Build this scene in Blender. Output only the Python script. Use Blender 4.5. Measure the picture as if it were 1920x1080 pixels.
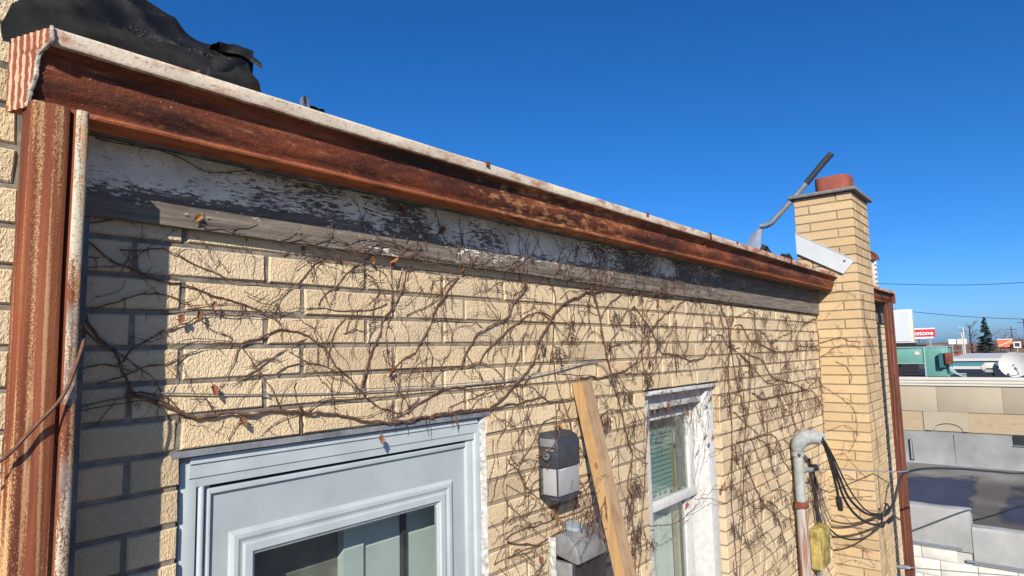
import bpy, bmesh, math, random
from mathutils import Vector, Matrix, Quaternion, noise as mnoise
# ---------------------------------------------------------------- camera, sky, sun, exposure
SC = bpy.context.scene
COL = SC.collection
for o in list(bpy.data.objects): bpy.data.objects.remove(o)
CAM = Vector((-0.513, -1.4905, -0.2615)); YAW, PITCH, ROLL, FPX = 0.87384, 0.10076, -0.023506, 1182.95
_cy, _sy, _cp, _sp = math.cos(YAW), math.sin(YAW), math.cos(PITCH), math.sin(PITCH)
FWD = Vector((_sy*_cp, _cy*_cp, _sp)); RT = Vector((_cy, -_sy, 0)); UP = RT.cross(FWD)
_c, _s = math.cos(ROLL), math.sin(ROLL)
RT, UP = _c*RT+_s*UP, -_s*RT+_c*UP
cd = bpy.data.cameras.new('camera'); cam = bpy.data.objects.new('camera', cd); COL.objects.link(cam)
cd.sensor_width = 36; cd.lens = FPX/1920*36; cd.clip_start = .05; cd.clip_end = 6000
cam.matrix_world = Matrix(((RT.x, UP.x, -FWD.x, CAM.x), (RT.y, UP.y, -FWD.y, CAM.y), (RT.z, UP.z, -FWD.z, CAM.z), (0, 0, 0, 1)))
SC.camera = cam
SUN = Vector((1.29, 1.0, -0.95)).normalized()            # direction the light travels
ELEV = math.asin(-SUN.z); AZ = math.atan2(-SUN.x, -SUN.y)
W = bpy.data.worlds.new('World'); SC.world = W; W.use_nodes = True
wn = W.node_tree; wn.nodes.clear()
sky = wn.nodes.new('ShaderNodeTexSky'); sky.sky_type = 'NISHITA'; sky.sun_disc = False
sky.sun_elevation = ELEV; sky.sun_rotation = AZ; sky.altitude = 0; sky.air_density = .7; sky.dust_density = .85; sky.ozone_density = 10
hs = wn.nodes.new('ShaderNodeHueSaturation'); hs.inputs['Saturation'].default_value = 1.12; hs.inputs['Value'].default_value = 1.0
bg = wn.nodes.new('ShaderNodeBackground'); bg.inputs[1].default_value = .097
wo = wn.nodes.new('ShaderNodeOutputWorld')
wn.links.new(sky.outputs[0], hs.inputs['Color']); wn.links.new(hs.outputs[0], bg.inputs[0]); wn.links.new(bg.outputs[0], wo.inputs[0])
sl = bpy.data.lights.new('sun', 'SUN'); sl.energy = 5.0; sl.angle = math.radians(.53); sl.color = (1, .93, .82)
so = bpy.data.objects.new('sun', sl); COL.objects.link(so); so.rotation_euler = SUN.to_track_quat('-Z', 'Y').to_euler(); so.location = (-6, -6, 8)
SC.view_settings.view_transform = 'Standard'; SC.view_settings.look = 'None'; SC.view_settings.gamma = 1; SC.view_settings.exposure = .66
SC.view_settings.use_curve_mapping = False
SC.cycles.max_bounces = 6; SC.cycles.transparent_max_bounces = 10
RND = random.Random(7)

# ---------------------------------------------------------------- helpers
def tag(o, label=None, cat=None, group=None, kind=None):
    if label: o['label'] = label
    if cat: o['category'] = cat
    if group: o['group'] = group
    if kind: o['kind'] = kind
    return o
def link(o, parent=None):
    COL.objects.link(o)
    if parent is not None:
        o.parent = parent
        o.matrix_parent_inverse = Matrix.Translation(-WLOC.get(parent.name, Vector((0, 0, 0))))
    return o
WLOC = {}
def thing(name, loc, label, cat, group=None):
    o = bpy.data.objects.new(name, None); o.empty_display_size = .05; o.location = loc; COL.objects.link(o)
    WLOC[o.name] = Vector(loc); return tag(o, label, cat, group)
class MB:
    def __init__(s): s.v, s.f, s.m = [], [], []
    def q(s, pts, mi=0):
        n = len(s.v); s.v += [tuple(p) for p in pts]; s.f.append(tuple(range(n, n+len(pts)))); s.m.append(mi); return s
    def box(s, x0, x1, y0, y1, z0, z1, mi=0):
        n = len(s.v)
        s.v += [(x0,y0,z0),(x1,y0,z0),(x1,y1,z0),(x0,y1,z0),(x0,y0,z1),(x1,y0,z1),(x1,y1,z1),(x0,y1,z1)]
        for f in ((0,3,2,1),(4,5,6,7),(0,1,5,4),(1,2,6,5),(2,3,7,6),(3,0,4,7)): s.f.append(tuple(n+i for i in f)); s.m.append(mi)
        return s
    def prism(s, prof, f0, f1, cap=True, mi=0):
        """prof: list of 2d points, f0/f1: functions mapping (a,b) to 3d at both ends"""
        n = len(s.v); k = len(prof)
        s.v += [tuple(f0(*p)) for p in prof]+[tuple(f1(*p)) for p in prof]
        for i in range(k):
            j = (i+1) % k; s.f.append((n+i, n+j, n+k+j, n+k+i)); s.m.append(mi)
        if cap: s.f.append(tuple(n+i for i in reversed(range(k)))); s.f.append(tuple(n+k+i for i in range(k))); s.m += [mi, mi]
        return s
    def tube(s, pts, rad, sides=6, cap=True, mi=0):
        pts = [Vector(p) for p in pts]; k = len(pts)
        if k < 2: return s
        if not hasattr(rad, '__len__'): rad = [rad]*k
        n0 = len(s.v); t = (pts[1]-pts[0]).normalized()
        a = t.orthogonal().normalized()
        for i, p in enumerate(pts):
            tt = (pts[min(i+1, k-1)]-pts[max(i-1, 0)])
            if tt.length < 1e-9: tt = t
            tt = tt.normalized(); a = (a-tt*a.dot(tt))
            a = a.normalized() if a.length > 1e-6 else tt.orthogonal().normalized()
            b = tt.cross(a)
            for j in range(sides):
                an = 2*math.pi*j/sides; s.v.append(tuple(p+(a*math.cos(an)+b*math.sin(an))*rad[i]))
        for i in range(k-1):
            for j in range(sides):
                j2 = (j+1) % sides; s.f.append((n0+i*sides+j, n0+i*sides+j2, n0+(i+1)*sides+j2, n0+(i+1)*sides+j)); s.m.append(mi)
        if cap: s.f.append(tuple(n0+j for j in reversed(range(sides)))); s.f.append(tuple(n0+(k-1)*sides+j for j in range(sides))); s.m += [mi, mi]
        return s
    def grid(s, rows, closed=False, mi=0):
        n = len(s.v); k = len(rows[0])
        for r in rows: s.v += [tuple(p) for p in r]
        for i in range(len(rows)-1):
            for j in range(k if closed else k-1):
                j2 = (j+1) % k; s.f.append((n+i*k+j, n+i*k+j2, n+(i+1)*k+j2, n+(i+1)*k+j)); s.m.append(mi)
        return s
    def mesh(s, name, mats, smooth=False):
        me = bpy.data.meshes.new(name); me.from_pydata(s.v, [], s.f)
        for m in (mats if isinstance(mats, (list, tuple)) else [mats]): me.materials.append(m)
        if any(s.m): me.polygons.foreach_set('material_index', s.m)
        if smooth:
            me.polygons.foreach_set('use_smooth', [True]*len(me.polygons))
            try: me.set_sharp_from_angle(angle=math.radians(smooth if smooth is not True else 45))
            except Exception: pass
        me.update(); return me
    def build(s, name, mats, parent=None, smooth=False, bevel=0):
        me = s.mesh(name, mats, smooth)
        if bevel:
            bm = bmesh.new(); bm.from_mesh(me); bmesh.ops.remove_doubles(bm, verts=bm.verts, dist=1e-6); bmesh.ops.recalc_face_normals(bm, faces=bm.faces)
            es = [e for e in bm.edges if len(e.link_faces) == 2 and e.calc_face_angle(0) > .6]
            bmesh.ops.bevel(bm, geom=es, offset=bevel, segments=2, affect='EDGES', profile=.5, clamp_overlap=True); bm.to_mesh(me); bm.free()
            me.polygons.foreach_set('use_smooth', [True]*len(me.polygons))
            try: me.set_sharp_from_angle(angle=math.radians(50))
            except Exception: pass
        o = bpy.data.objects.new(name, me); return link(o, parent)
def catmull(pts, step):
    pts = [Vector(p) for p in pts]
    if len(pts) < 2: return pts
    P = [pts[0]*2-pts[1]]+pts+[pts[-1]*2-pts[-2]]; out = []
    for i in range(1, len(P)-2):
        n = max(1, int((P[i+1]-P[i]).length/step))
        for k in range(n):
            t = k/n; a, b, c, d = P[i-1:i+3]
            out.append(.5*((2*b)+(c-a)*t+(2*a-5*b+4*c-d)*t*t+(3*b-a-3*c+d)*t**3))
    out.append(pts[-1]); return out
def text_mesh(body, size, extrude, shear=0):
    cu = bpy.data.curves.new('lettering', 'FONT'); cu.body = body; cu.size = size; cu.extrude = extrude; cu.shear = shear; cu.align_x = 'CENTER'; cu.align_y = 'CENTER'; cu.offset = size*.012
    t = bpy.data.objects.new('lettering_source', cu); COL.objects.link(t); bpy.context.view_layer.update()
    me = bpy.data.meshes.new_from_object(t.evaluated_get(bpy.context.evaluated_depsgraph_get())); bpy.data.objects.remove(t); return me

# ---------------------------------------------------------------- materials
class NT:
    def __init__(s, name, rough=.8, spec=.3):
        s.mat = bpy.data.materials.new(name); s.mat.use_nodes = True; s.t = s.mat.node_tree; s.b = s.t.nodes['Principled BSDF']
        s.b.inputs['Roughness'].default_value = rough; s.b.inputs['Specular IOR Level'].default_value = spec
        s._pos = None
    def n(s, typ, **kw):
        nd = s.t.nodes.new('ShaderNode'+typ)
        for k, v in kw.items(): setattr(nd, k, v)
        return nd
    def L(s, a, b): s.t.links.new(a, b); return b
    def pos(s):
        if s._pos is None: s._pos = s.n('NewGeometry').outputs['Position']
        return s._pos
    def sep(s):
        nd = s.n('SeparateXYZ'); s.L(s.pos(), nd.inputs[0]); return nd.outputs
    def noise(s, scale, detail=3, rough=.55, stretch=(1,1,1), dist=0, off=(0,0,0)):
        mp = s.n('Mapping'); s.L(s.pos(), mp.inputs[0]); mp.inputs['Scale'].default_value = stretch; mp.inputs['Location'].default_value = off
        nd = s.n('TexNoise'); s.L(mp.outputs[0], nd.inputs['Vector']); nd.inputs['Scale'].default_value = scale; nd.inputs['Detail'].default_value = detail
        nd.inputs['Roughness'].default_value = rough; nd.inputs['Distortion'].default_value = dist; return nd.outputs[0]
    def vor(s, scale, stretch=(1,1,1), feature='F1'):
        mp = s.n('Mapping'); s.L(s.pos(), mp.inputs[0]); mp.inputs['Scale'].default_value = stretch
        nd = s.n('TexVoronoi', feature=feature); s.L(mp.outputs[0], nd.inputs['Vector']); nd.inputs['Scale'].default_value = scale; return nd.outputs[0]
    def mr(s, v, a, b, c=0, d=1, smooth=False):
        nd = s.n('MapRange'); nd.interpolation_type = 'SMOOTHSTEP' if smooth else 'LINEAR'; s.L(v, nd.inputs[0])
        for i, x in enumerate((a, b, c, d)): nd.inputs[1+i].default_value = x
        return nd.outputs[0]
    def m(s, op, a, b=None):
        nd = s.n('Math', operation=op)
        for i, x in enumerate((a, b)):
            if x is None: continue
            if isinstance(x, (int, float)): nd.inputs[i].default_value = x
            else: s.L(x, nd.inputs[i])
        return nd.outputs[0]
    def mix(s, fac, a, b, blend='MIX'):
        nd = s.n('Mix', data_type='RGBA', blend_type=blend)
        for i, x in ((0, fac), (6, a), (7, b)):
            if isinstance(x, (int, float)): nd.inputs[i].default_value = x
            elif isinstance(x, tuple): nd.inputs[i].default_value = (*x, 1)
            else: s.L(x, nd.inputs[i])
        return nd.outputs[2]
    def ramp(s, v, stops):
        nd = s.n('ValToRGB'); s.L(v, nd.inputs[0]); e = nd.color_ramp.elements
        while len(e) < len(stops): e.new(.5)
        for el, (p, c) in zip(e, stops): el.position = p; el.color = (*c, 1) if isinstance(c, tuple) else (c, c, c, 1)
        return nd.outputs[0]
    def col(s, c):
        if isinstance(c, tuple): s.b.inputs['Base Color'].default_value = (*c, 1)
        else: s.L(c, s.b.inputs['Base Color'])
        return s
    def bump(s, h, dist, strength=1.):
        nd = s.n('Bump'); nd.inputs['Strength'].default_value = strength; nd.inputs['Distance'].default_value = dist; s.L(h, nd.inputs['Height'])
        if s.b.inputs['Normal'].is_linked:
            s.L(s.b.inputs['Normal'].links[0].from_socket, nd.inputs['Normal'])
        s.L(nd.outputs[0], s.b.inputs['Normal']); return s
    def rough(s, v): s.L(v, s.b.inputs['Roughness']); return s
MATS = {}
def simple(name, c, rough=.6, spec=.3, metal=0, var=.12, vscale=14, bump=0, bscale=120):
    t = NT(name, rough, spec); t.b.inputs['Metallic'].default_value = metal
    nz = t.noise(vscale, 4); k = t.mr(nz, .3, .7, 1-var, 1+var*.6)
    mx = t.n('Mix', data_type='RGBA', blend_type='MULTIPLY'); mx.inputs[0].default_value = 1; mx.inputs[6].default_value = (*c, 1); t.L(k, mx.inputs[7]); t.col(mx.outputs[2])
    if bump: t.bump(t.noise(bscale, 3), bump)
    MATS[name] = t.mat; return t.mat
def m_brick(name, tone=(1, 1, 1), relief=1.):
    t = NT(name, .9, .2)
    oi = t.n('ObjectInfo').outputs['Random']; ri = t.n('NewGeometry').outputs['Random Per Island']
    r = t.m('FRACT', t.m('ADD', t.m('MULTIPLY', oi, 7.31), ri))
    base = t.ramp(r, [(0, (.40, .296, .178)), (.18, (.50, .375, .222)), (.42, (.535, .405, .242)), (.62, (.575, .445, .275)), (.80, (.475, .37, .245)), (1, (.53, .375, .21))])
    big = t.noise(5, 4); c = t.mix(t.mr(big, .45, .75, 0, .32), base, (.42, .33, .22))
    fine = t.noise(240, 2); c = t.mix(t.mr(fine, .35, .7, 0, .3), c, (.64, .53, .37))
    blot = t.noise(38, 3, off=(3, 1, 2)); c = t.mix(t.mr(blot, .62, .76, 0, .4), c, (.27, .195, .125)); soot = t.noise(2.2, 5, .65, (1, 1, .7), .3, (8, 0, 5)); c = t.mix(t.mr(soot, .55, .75, 0, .42), c, (.25, .195, .14)); pit = t.noise(75, 2, .5, (1, 1, 1), 0, (1, 5, 9)); c = t.mix(t.mr(pit, .74, .78, 0, .55), c, (.16, .115, .08))
    if tone != (1, 1, 1): c = t.mix(1., c, tone, 'MULTIPLY')
    t.col(c); t.bump(t.mr(pit, .72, .80, 1, 0), .003, .8); t.bump(t.noise(16, 3), .006, .35)
    w = t.noise(165, 2.5, .5, (1, 1, .6), .9); t.bump(t.ramp(w, [(.34, 0.), (.64, 1.)]), .0021*relief, .85)
    t.bump(t.noise(400, 2), .0007, .7)
    return t.mat
M_BRICK = m_brick('tan_brick'); M_CHIM = m_brick('chimney_brick', (.85, .80, .72), .45)
def m_mortar(name='grey_mortar', buff=0.):
    t = NT(name, .95, .15); X_ = t.sep()[0]
    c = t.ramp(t.noise(30, 5, .65), [(.3, (.085, .075, .062)), (.5, (.165, .145, .118)), (.72, (.26, .232, .19))])
    c = t.mix(t.mr(t.noise(3.1, 3), .5, .7, 0, .5), c, (.36, .30, .215)); c = t.mix(t.m('MAXIMUM', t.mr(X_, .35, 1.3, 0, .7, True), buff), c, (.285, .22, .14)); c = t.mix(t.mr(t.noise(9, 4), .55, .7, 0, .5), c, (.15, .125, .10)); t.col(c)
    t.bump(t.noise(190, 4, .7), .002, .9); return t.mat
M_MORTAR = m_mortar(); M_MORTC = m_mortar('buff_mortar', .85)
def m_rust(name, kind):
    t = NT(name, .78, .25); X, Y, Z = t.sep()
    if kind == 'gutter':
        a = t.noise(5, 7, .7, (.45, 1, 2.4), .5); b = t.noise(75, 5, .7, (.8, 1, 1.2)); d = t.noise(2.2, 5, .6, (.6, 1, 9))
        c = t.ramp(a, [(.30, (.018, .008, .007)), (.43, (.062, .017, .010)), (.54, (.15, .037, .016)), (.70, (.30, .088, .030))])
        c = t.mix(t.mr(b, .55, .75, 0, .55), c, (.25, .08, .028)); c = t.mix(t.mr(b, .28, .42, .7, 0), c, (.04, .016, .012))
        c = t.mix(t.mr(d, .56, .66, 0, .85), c, (.028, .016, .012)); c = t.mix(t.mr(t.noise(3.5, 6, .7, (.7, 1, 2.5), 0, (7, 0, 3)), .6, .68, 0, .7), c, (.03, .014, .011))
        # bottom bead keeps its orange undercoat
        bead = t.m('MULTIPLY', t.mr(Z, .207, .203), t.mr(t.noise(25, 3, .5, (.4, 1, 1)), .3, .55)); c = t.mix(t.m('MULTIPLY', bead, .8), c, (.33, .10, .038))
        # cream paint left in a stretch of the run
        zone = t.m('MULTIPLY', t.mr(X, .75, 1.15, 0, 1, True), t.mr(X, 1.5, 2.4, 1, .25, True))
        pn = t.m('ADD', t.noise(42, 5, .7, (.45, 1, 1.5)), t.m('MULTIPLY', zone, .13))
        c = t.mix(t.mr(pn, .62, .74, 0, .65), c, (.47, .235, .10)); gp = t.noise(11, 6, .7, (.5, 1, 1.6), .4, (3, 3, 3)); c = t.mix(t.mr(gp, .60, .70, 0, .6), c, (.36, .125, .045))
        fl = t.noise(150, 2); c = t.mix(t.mr(fl, .72, .76, 0, .8), c, (.62, .45, .30))
        t.bump(b, .004, .8); t.bump(t.noise(220, 4, .7), .0018, .9); t.bump(t.noise(14, 3, .5, (.4, 1, 1)), .012, .5)
    else:
        a = t.noise(9, 5, .6, (1.6, 1.6, .12)); b = t.noise(420, 3, .7, (1, 1, .6)); s = t.noise(24, 2, .5, (1.5, 1.5, .05), 0, (4, 2, 0))
        c = t.ramp(a, [(.25, (.04, .013, .009)), (.43, (.115, .031, .015)), (.60, (.195, .056, .024)), (.78, (.29, .105, .042))])
        c = t.mix(t.mr(t.noise(80, 4), .55, .75, 0, .55), c, (.17, .05, .026))
        st = t.m('ADD', s, t.m('MULTIPLY', t.m('SUBTRACT', b, .5), .42)); s2 = t.noise(60, 2, .5, (1.5, 1.5, .018), 0, (1, 6, 2)); st2 = t.m('ADD', s2, t.m('MULTIPLY', t.m('SUBTRACT', b, .5), .3)); c = t.mix(t.mr(st2, .60, .69, 0, .7), c, (.46, .28, .15)); c = t.mix(t.mr(s2, .40, .28, 0, .75), c, (.06, .02, .012))
        c = t.mix(t.mr(st, .565, .655, 0, .85), c, (.54, .34, .165)); c = t.mix(t.mr(s, .70, .80, 0, .6), c, (.42, .40, .32))
        c = t.mix(t.mr(t.noise(22, 4, .6, (1.5, 1.5, .1), 0, (9, 9, 0)), .64, .72, 0, .7), c, (.10, .035, .02))
        if kind == 'pale':
            p = t.m('ADD', t.noise(26, 5, .65, (1.5, 1.5, .2), 0, (2, 7, 1)), t.m('MULTIPLY', t.m('SUBTRACT', b, .5), .5))
            c = t.mix(t.mr(p, .47, .56, 0, .9), c, (.46, .43, .32)); c = t.mix(t.mr(t.noise(7, 2), .5, .62, 0, .35), c, (.34, .38, .36)); c = t.mix(t.mr(t.noise(190, 3), .56, .64, 0, .6), c, (.25, .11, .06))
        t.bump(b, .0012, .8); t.bump(t.noise(260, 3), .0006, .8)
    t.col(c); return t.mat
M_RUSTG = m_rust('gutter_rust', 'gutter'); M_RUSTD = m_rust('downspout_rust', 'down'); M_RUSTP = m_rust('downspout_pale_rust', 'pale')
def m_lip():
    t = NT('chalky_gutter_paint', .7, .3); X, Y, Z = t.sep()
    c = t.mix(t.mr(t.noise(12, 4), .3, .7), (.40, .345, .265), (.56, .49, .385))
    c = t.mix(t.mr(t.noise(110, 3), .58, .66, 0, .7), c, (.30, .15, .08))
    sp = t.m('ADD', t.noise(9, 6, .7, (.8, 1, 2)), t.m('MULTIPLY', t.mr(X, .2, 4.2, 0, 1), .13))
    c = t.mix(t.mr(sp, .53, .68, 0, .9), c, (.27, .085, .035)); c = t.mix(t.mr(t.noise(5, 5, .7, (1, 1, 3), 0, (4, 4, 4)), .66, .72, 0, .8), c, (.10, .045, .03))
    lowedge = t.m('MULTIPLY', t.mr(Z, .306, .299), t.mr(t.noise(40, 4), .35, .6)); c = t.mix(t.m('MULTIPLY', lowedge, .7), c, (.2, .08, .04))
    t.col(c); t.bump(t.noise(160, 4, .7), .0012, .8); return t.mat
M_LIP = m_lip()
def m_endcap():
    t = NT('streaked_end_cap_paint', .75, .3); 
    mp = t.n('Mapping'); t.L(t.pos(), mp.inputs[0]); wv = t.n('TexWave', wave_type='BANDS', bands_direction='Y'); t.L(mp.outputs[0], wv.inputs[0])
    wv.inputs['Scale'].default_value = 19; wv.inputs['Distortion'].default_value = 1.6; wv.inputs['Detail'].default_value = 3; wv.inputs['Detail Scale'].default_value = 3
    c = t.mix(t.mr(wv.outputs[1], .82, .97), (.18, .052, .028), (.46, .30, .20))
    c = t.mix(t.mr(t.noise(60, 4), .60, .70, 0, .8), c, (.50, .30, .17)); c = t.mix(t.mr(t.noise(35, 4, .6, (1, 1, .5), 0, (2, 2, 2)), .6, .7, 0, .8), c, (.22, .06, .03))
    t.col(c); t.bump(t.noise(150, 4, .7), .0015, .8); return t.mat
M_ENDCAP = m_endcap()
def m_frieze():
    t = NT('peeling_white_paint_on_wood', .88, .2); X, Y, Z = t.sep()
    g = t.noise(14, 6, .65, (.35, 1, 6)); g2 = t.noise(95, 5, .7, (.42, 1, 1.7)); big = t.noise(4.5, 3, .5, (.8, 1, 1.6), 0, (3.3, 0, 1))
    wood = t.ramp(g, [(.3, (.06, .05, .044)), (.5, (.14, .117, .097)), (.7, (.225, .185, .145))])
    wood = t.mix(t.mr(g2, .6, .75, 0, .5), wood, (.235, .19, .15))
    bare = t.m('ADD', t.m('MULTIPLY', g2, .55), t.m('MULTIPLY', big, .45))
    bare = t.m('ADD', bare, t.m('MULTIPLY', t.mr(Z, .12, .055), .15))                     # worn lower edge
    bare = t.m('ADD', bare, t.m('MULTIPLY', t.mr(X, 1.5, 3.2, 0, 1), .10)); bare = t.m('ADD', bare, t.m('MULTIPLY', t.mr(X, 3.2, 3.4, 0, 1), .10))
    bare = t.m('ADD', bare, t.m('MULTIPLY', t.m('SUBTRACT', t.noise(1.9, 4, .6, (1, 1, 2.5), .6, (2, 2, 7)), .5), .32)); k = t.mr(bare, .538, .565)
    paint = t.mix(t.mr(t.noise(30, 4), .3, .7), (.66, .585, .485), (.78, .71, .60)); paint = t.mix(t.mr(t.noise(7, 4), .48, .7, 0, .75), paint, (.42, .36, .28)); paint = t.mix(t.mr(t.noise(240, 3, .7, (.25, 1, 1)), .58, .68, 0, .6), paint, (.12, .105, .09))
    c = t.mix(k, paint, wood); t.col(c)
    inv = t.m('SUBTRACT', 1., k); t.bump(inv, .0016, 1.); t.bump(g2, .0022, .8); t.bump(t.noise(180, 3, .6, (.2, 1, 1)), .001, .7); return t.mat
M_FRIEZE = m_frieze(); M_FLAKE = simple('paint_flake', (.42, .375, .31), .8, .2, 0, .3, 60)
def m_wood(name, c1, c2, c3, axis=(1, 1, .05), knots=False):
    t = NT(name, .7, .3); g = t.noise(30, 5, .6, axis, .6); c = t.ramp(g, [(.3, c1), (.5, c2), (.72, c3)])
    c = t.mix(t.mr(t.noise(90, 3, .6, (1, 1, .3)), .62, .75, 0, .35), c, tuple(x*.5 for x in c1))
    c = t.mix(t.mr(t.noise(7, 3), .58, .72, 0, .4), c, tuple(x*.62 for x in c1))
    t.col(c); t.bump(g, .0012, .8); return t.mat
M_LUMB2 = m_wood('weathered_lumber_face', (.20, .125, .065), (.29, .19, .105), (.36, .25, .15))
M_LUMBER = m_wood('spruce_lumber', (.27, .155, .065), (.37, .225, .10), (.44, .285, .135))
M_PLY = m_wood('plywood', (.29, .225, .145), (.325, .255, .165), (.36, .285, .185), (1, .12, 1))
def m_vine():
    t = NT('dry_vine_bark', .9, .15); oi = t.n('ObjectInfo').outputs['Random']
    c = t.ramp(t.noise(60, 4, .6), [(.3, (.055, .030, .021)), (.5, (.105, .061, .042)), (.72, (.175, .112, .078))])
    c = t.mix(t.mr(oi, 0, 1, 0, .45), c, (.155, .07, .04)); t.col(c); t.bump(t.noise(320, 3), .0012, .8); return t.mat
M_VINE = m_vine()
M_TWIG = simple('dry_twig', (.115, .07, .052), .9, .15, 0, .45, 25)
def m_membrane():
    t = NT('black_roofing_rubber', .55, .3)
    c = t.mix(t.mr(t.noise(9, 5, .65), .35, .75), (.003, .003, .0034), (.012, .0115, .011)); c = t.mix(t.mr(t.noise(130, 3), .68, .74, 0, .45), c, (.12, .10, .08))
    c = t.mix(t.mr(t.noise(16, 5, .7, (1, 1, 2), 0, (5, 5, 5)), .66, .74, 0, .55), c, (.11, .09, .065)); t.col(c); t.bump(t.noise(40, 4), .004, .6); t.bump(t.noise(320, 3), .0008, .6); return t.mat
M_MEMB = m_membrane()
M_MEMB2 = simple('lit_tone_roofing_rubber', (.014, .0137, .0135), .85, .15, 0, .5, 14, .002, 60)  # front fold's lit band put into the colour, lighter than the back fold
M_DOOR = simple('pale_blue_grey_door_paint', (.30, .338, .348), .42, .35, 0, .10, 5, .0006, 40)
M_DOORT = simple('pale_door_trim', (.345, .383, .39), .45, .35, 0, .12, 8, .0006, 50)
M_WHITE = simple('white_window_paint', (.46, .455, .44), .55, .3, 0, .14, 26, .0010, 70)
M_CAULK = simple('white_caulk', (.40, .39, .36), .85, .2, 0, .55, 55, .006, 60)
M_STEEL = simple('grey_lintel_steel', (.16, .165, .18), .7, .3, 0, .5, 16, .0015, 90)
M_STRIP = simple('dull_zinc_strip', (.11, .112, .115), .6, .4, .1, .35, 25, .0006, 150)
M_DARK = simple('dark_room', (.035, .037, .04), .9, .1, 0, .3, 3)
M_CURT = simple('pale_reflection_curtain', (.42, .44, .42), .9, .1, 0, .14, 7, .002, 20)
M_BLIND = simple('green_blind_slat', (.255, .335, .295), .6, .3, 0, .1, 12)
M_ALU = simple('mill_aluminium', (.52, .54, .56), .35, .5, .75, .2, 14, .0006, 100)
M_BRONZE = simple('dark_bronze_plastic', (.035, .037, .044), .5, .4, 0, .25, 30, .0004, 200)
M_GREYP = simple('weathered_grey_plastic', (.16, .162, .165), .55, .35, 0, .25, 25, .0006, 120)
M_BLACK = simple('black_cable_jacket', (.018, .018, .02), .45, .4, 0, .4, 30)
M_MASTP = simple('grey_mast_paint', (.27, .285, .265), .6, .35, 0, .22, 22, .0008, 90)
M_GALV = simple('galvanised_casting', (.27, .285, .28), .75, .3, .1, .25, 30, .0008, 130)
M_YELLOW = simple('yellowed_plastic_box', (.30, .235, .075), .7, .25, 0, .55, 16, .0006, 90)
M_CLAY = simple('red_clay_flue', (.22, .068, .045), .85, .2, 0, .2, 9, .0012, 60)
M_CONC = simple('weathered_concrete', (.18, .17, .165), .95, .15, 0, .4, 40, .003, 90)
M_PANEL = simple('white_coil_flashing', (.44, .46, .465), .35, .4, 0, .05, 8)
M_SOOT = simple('tar_patch', (.012, .012, .012), .6, .3, 0, .4, 30)
M_TAR2 = simple('rusty_vent_metal', (.16, .05, .028), .8, .25, 0, .45, 14, .001, 80)
def m_rustmast():
    t = NT('rust_streaked_mast', .65, .35); c = t.mix(t.mr(t.noise(16, 4, .6, (2, 2, .12)), .46, .58), (.31, .30, .27), (.20, .065, .032)); t.col(c); t.bump(t.noise(120, 3), .001); return t.mat
M_MASTR = m_rustmast()
def m_glass(name, tint=(1, 1, 1), f0=.06):
    m = bpy.data.materials.new(name); m.use_nodes = True; t = m.node_tree; t.nodes.clear()
    o = t.nodes.new('ShaderNodeOutputMaterial'); mx = t.nodes.new('ShaderNodeMixShader'); tr = t.nodes.new('ShaderNodeBsdfTransparent'); gl = t.nodes.new('ShaderNodeBsdfGlossy')
    lw = t.nodes.new('ShaderNodeLayerWeight'); lw.inputs[0].default_value = .5; gl.inputs['Roughness'].default_value = .012; tr.inputs[0].default_value = (*tint, 1)
    pw = t.nodes.new('ShaderNodeMath'); pw.operation = 'POWER'; pw.inputs[1].default_value = 4; t.links.new(lw.outputs['Facing'], pw.inputs[0])
    ma = t.nodes.new('ShaderNodeMath'); ma.operation = 'MULTIPLY_ADD'; ma.inputs[1].default_value = .92; ma.inputs[2].default_value = f0; t.links.new(pw.outputs[0], ma.inputs[0]); t.links.new(ma.outputs[0], mx.inputs[0]); t.links.new(tr.outputs[0], mx.inputs[1]); t.links.new(gl.outputs[0], mx.inputs[2]); t.links.new(mx.outputs[0], o.inputs[0]); return m
M_GLASS = m_glass('window_glass', (.86, .90, .88))
def m_lens():
    t = NT('prismatic_lamp_lens', .25, .5); t.col((.42, .43, .44)); t.b.inputs['Transmission Weight'].default_value = .35
    mp = t.n('Mapping'); t.L(t.pos(), mp.inputs[0]); wv = t.n('TexWave', wave_type='BANDS', bands_direction='X'); t.L(mp.outputs[0], wv.inputs[0]); wv.inputs['Scale'].default_value = 45
    t.bump(wv.outputs[1], .003, .8); return t.mat
M_LENS = m_lens()
def leafmat(i, c):
    t = NT('dead_leaf_%s' % i, .8, .2); oi = t.n('ObjectInfo').outputs['Random']; d = t.mix(t.noise(140, 4), tuple(x*.45 for x in c), c); d = t.mix(t.mr(oi, 0, 1, 0, .6), d, (.17, .085, .045)); t.col(d); t.bump(t.noise(220, 3), .0015); return t.mat
M_LEAF = [leafmat('red', (.23, .06, .032)), leafmat('orange', (.38, .155, .05)), leafmat('brown', (.21, .095, .055))]

# ---------------------------------------------------------------- measures
P = .0778; BL = .3048; JT = .011               # course height, brick length, joint
DX0, DX1, DZ = .105, 1.108, -.467              # door opening
WX0, WX1, WZ0, WZ1 = 2.245, 3.14, -1.72, -.467 # window opening
XE = 8.42                                      # far corner of the wall
XC, YC0, YC1, XC1 = 5.37, -.34, .125, 5.99     # chimney
ZF, DECK, GND = -2.62, -2.56, -4.8
def proj(p):
    d = Vector(p)-CAM; w = d.dot(FWD)
    if w < .05: return None
    return (960+FPX*d.dot(RT)/w, 540-FPX*d.dot(UP)/w, w)
def inframe(p, mg=0):
    q = proj(p); return q and -mg < q[0] < 1920+mg and -mg < q[1] < 1080+mg
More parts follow.
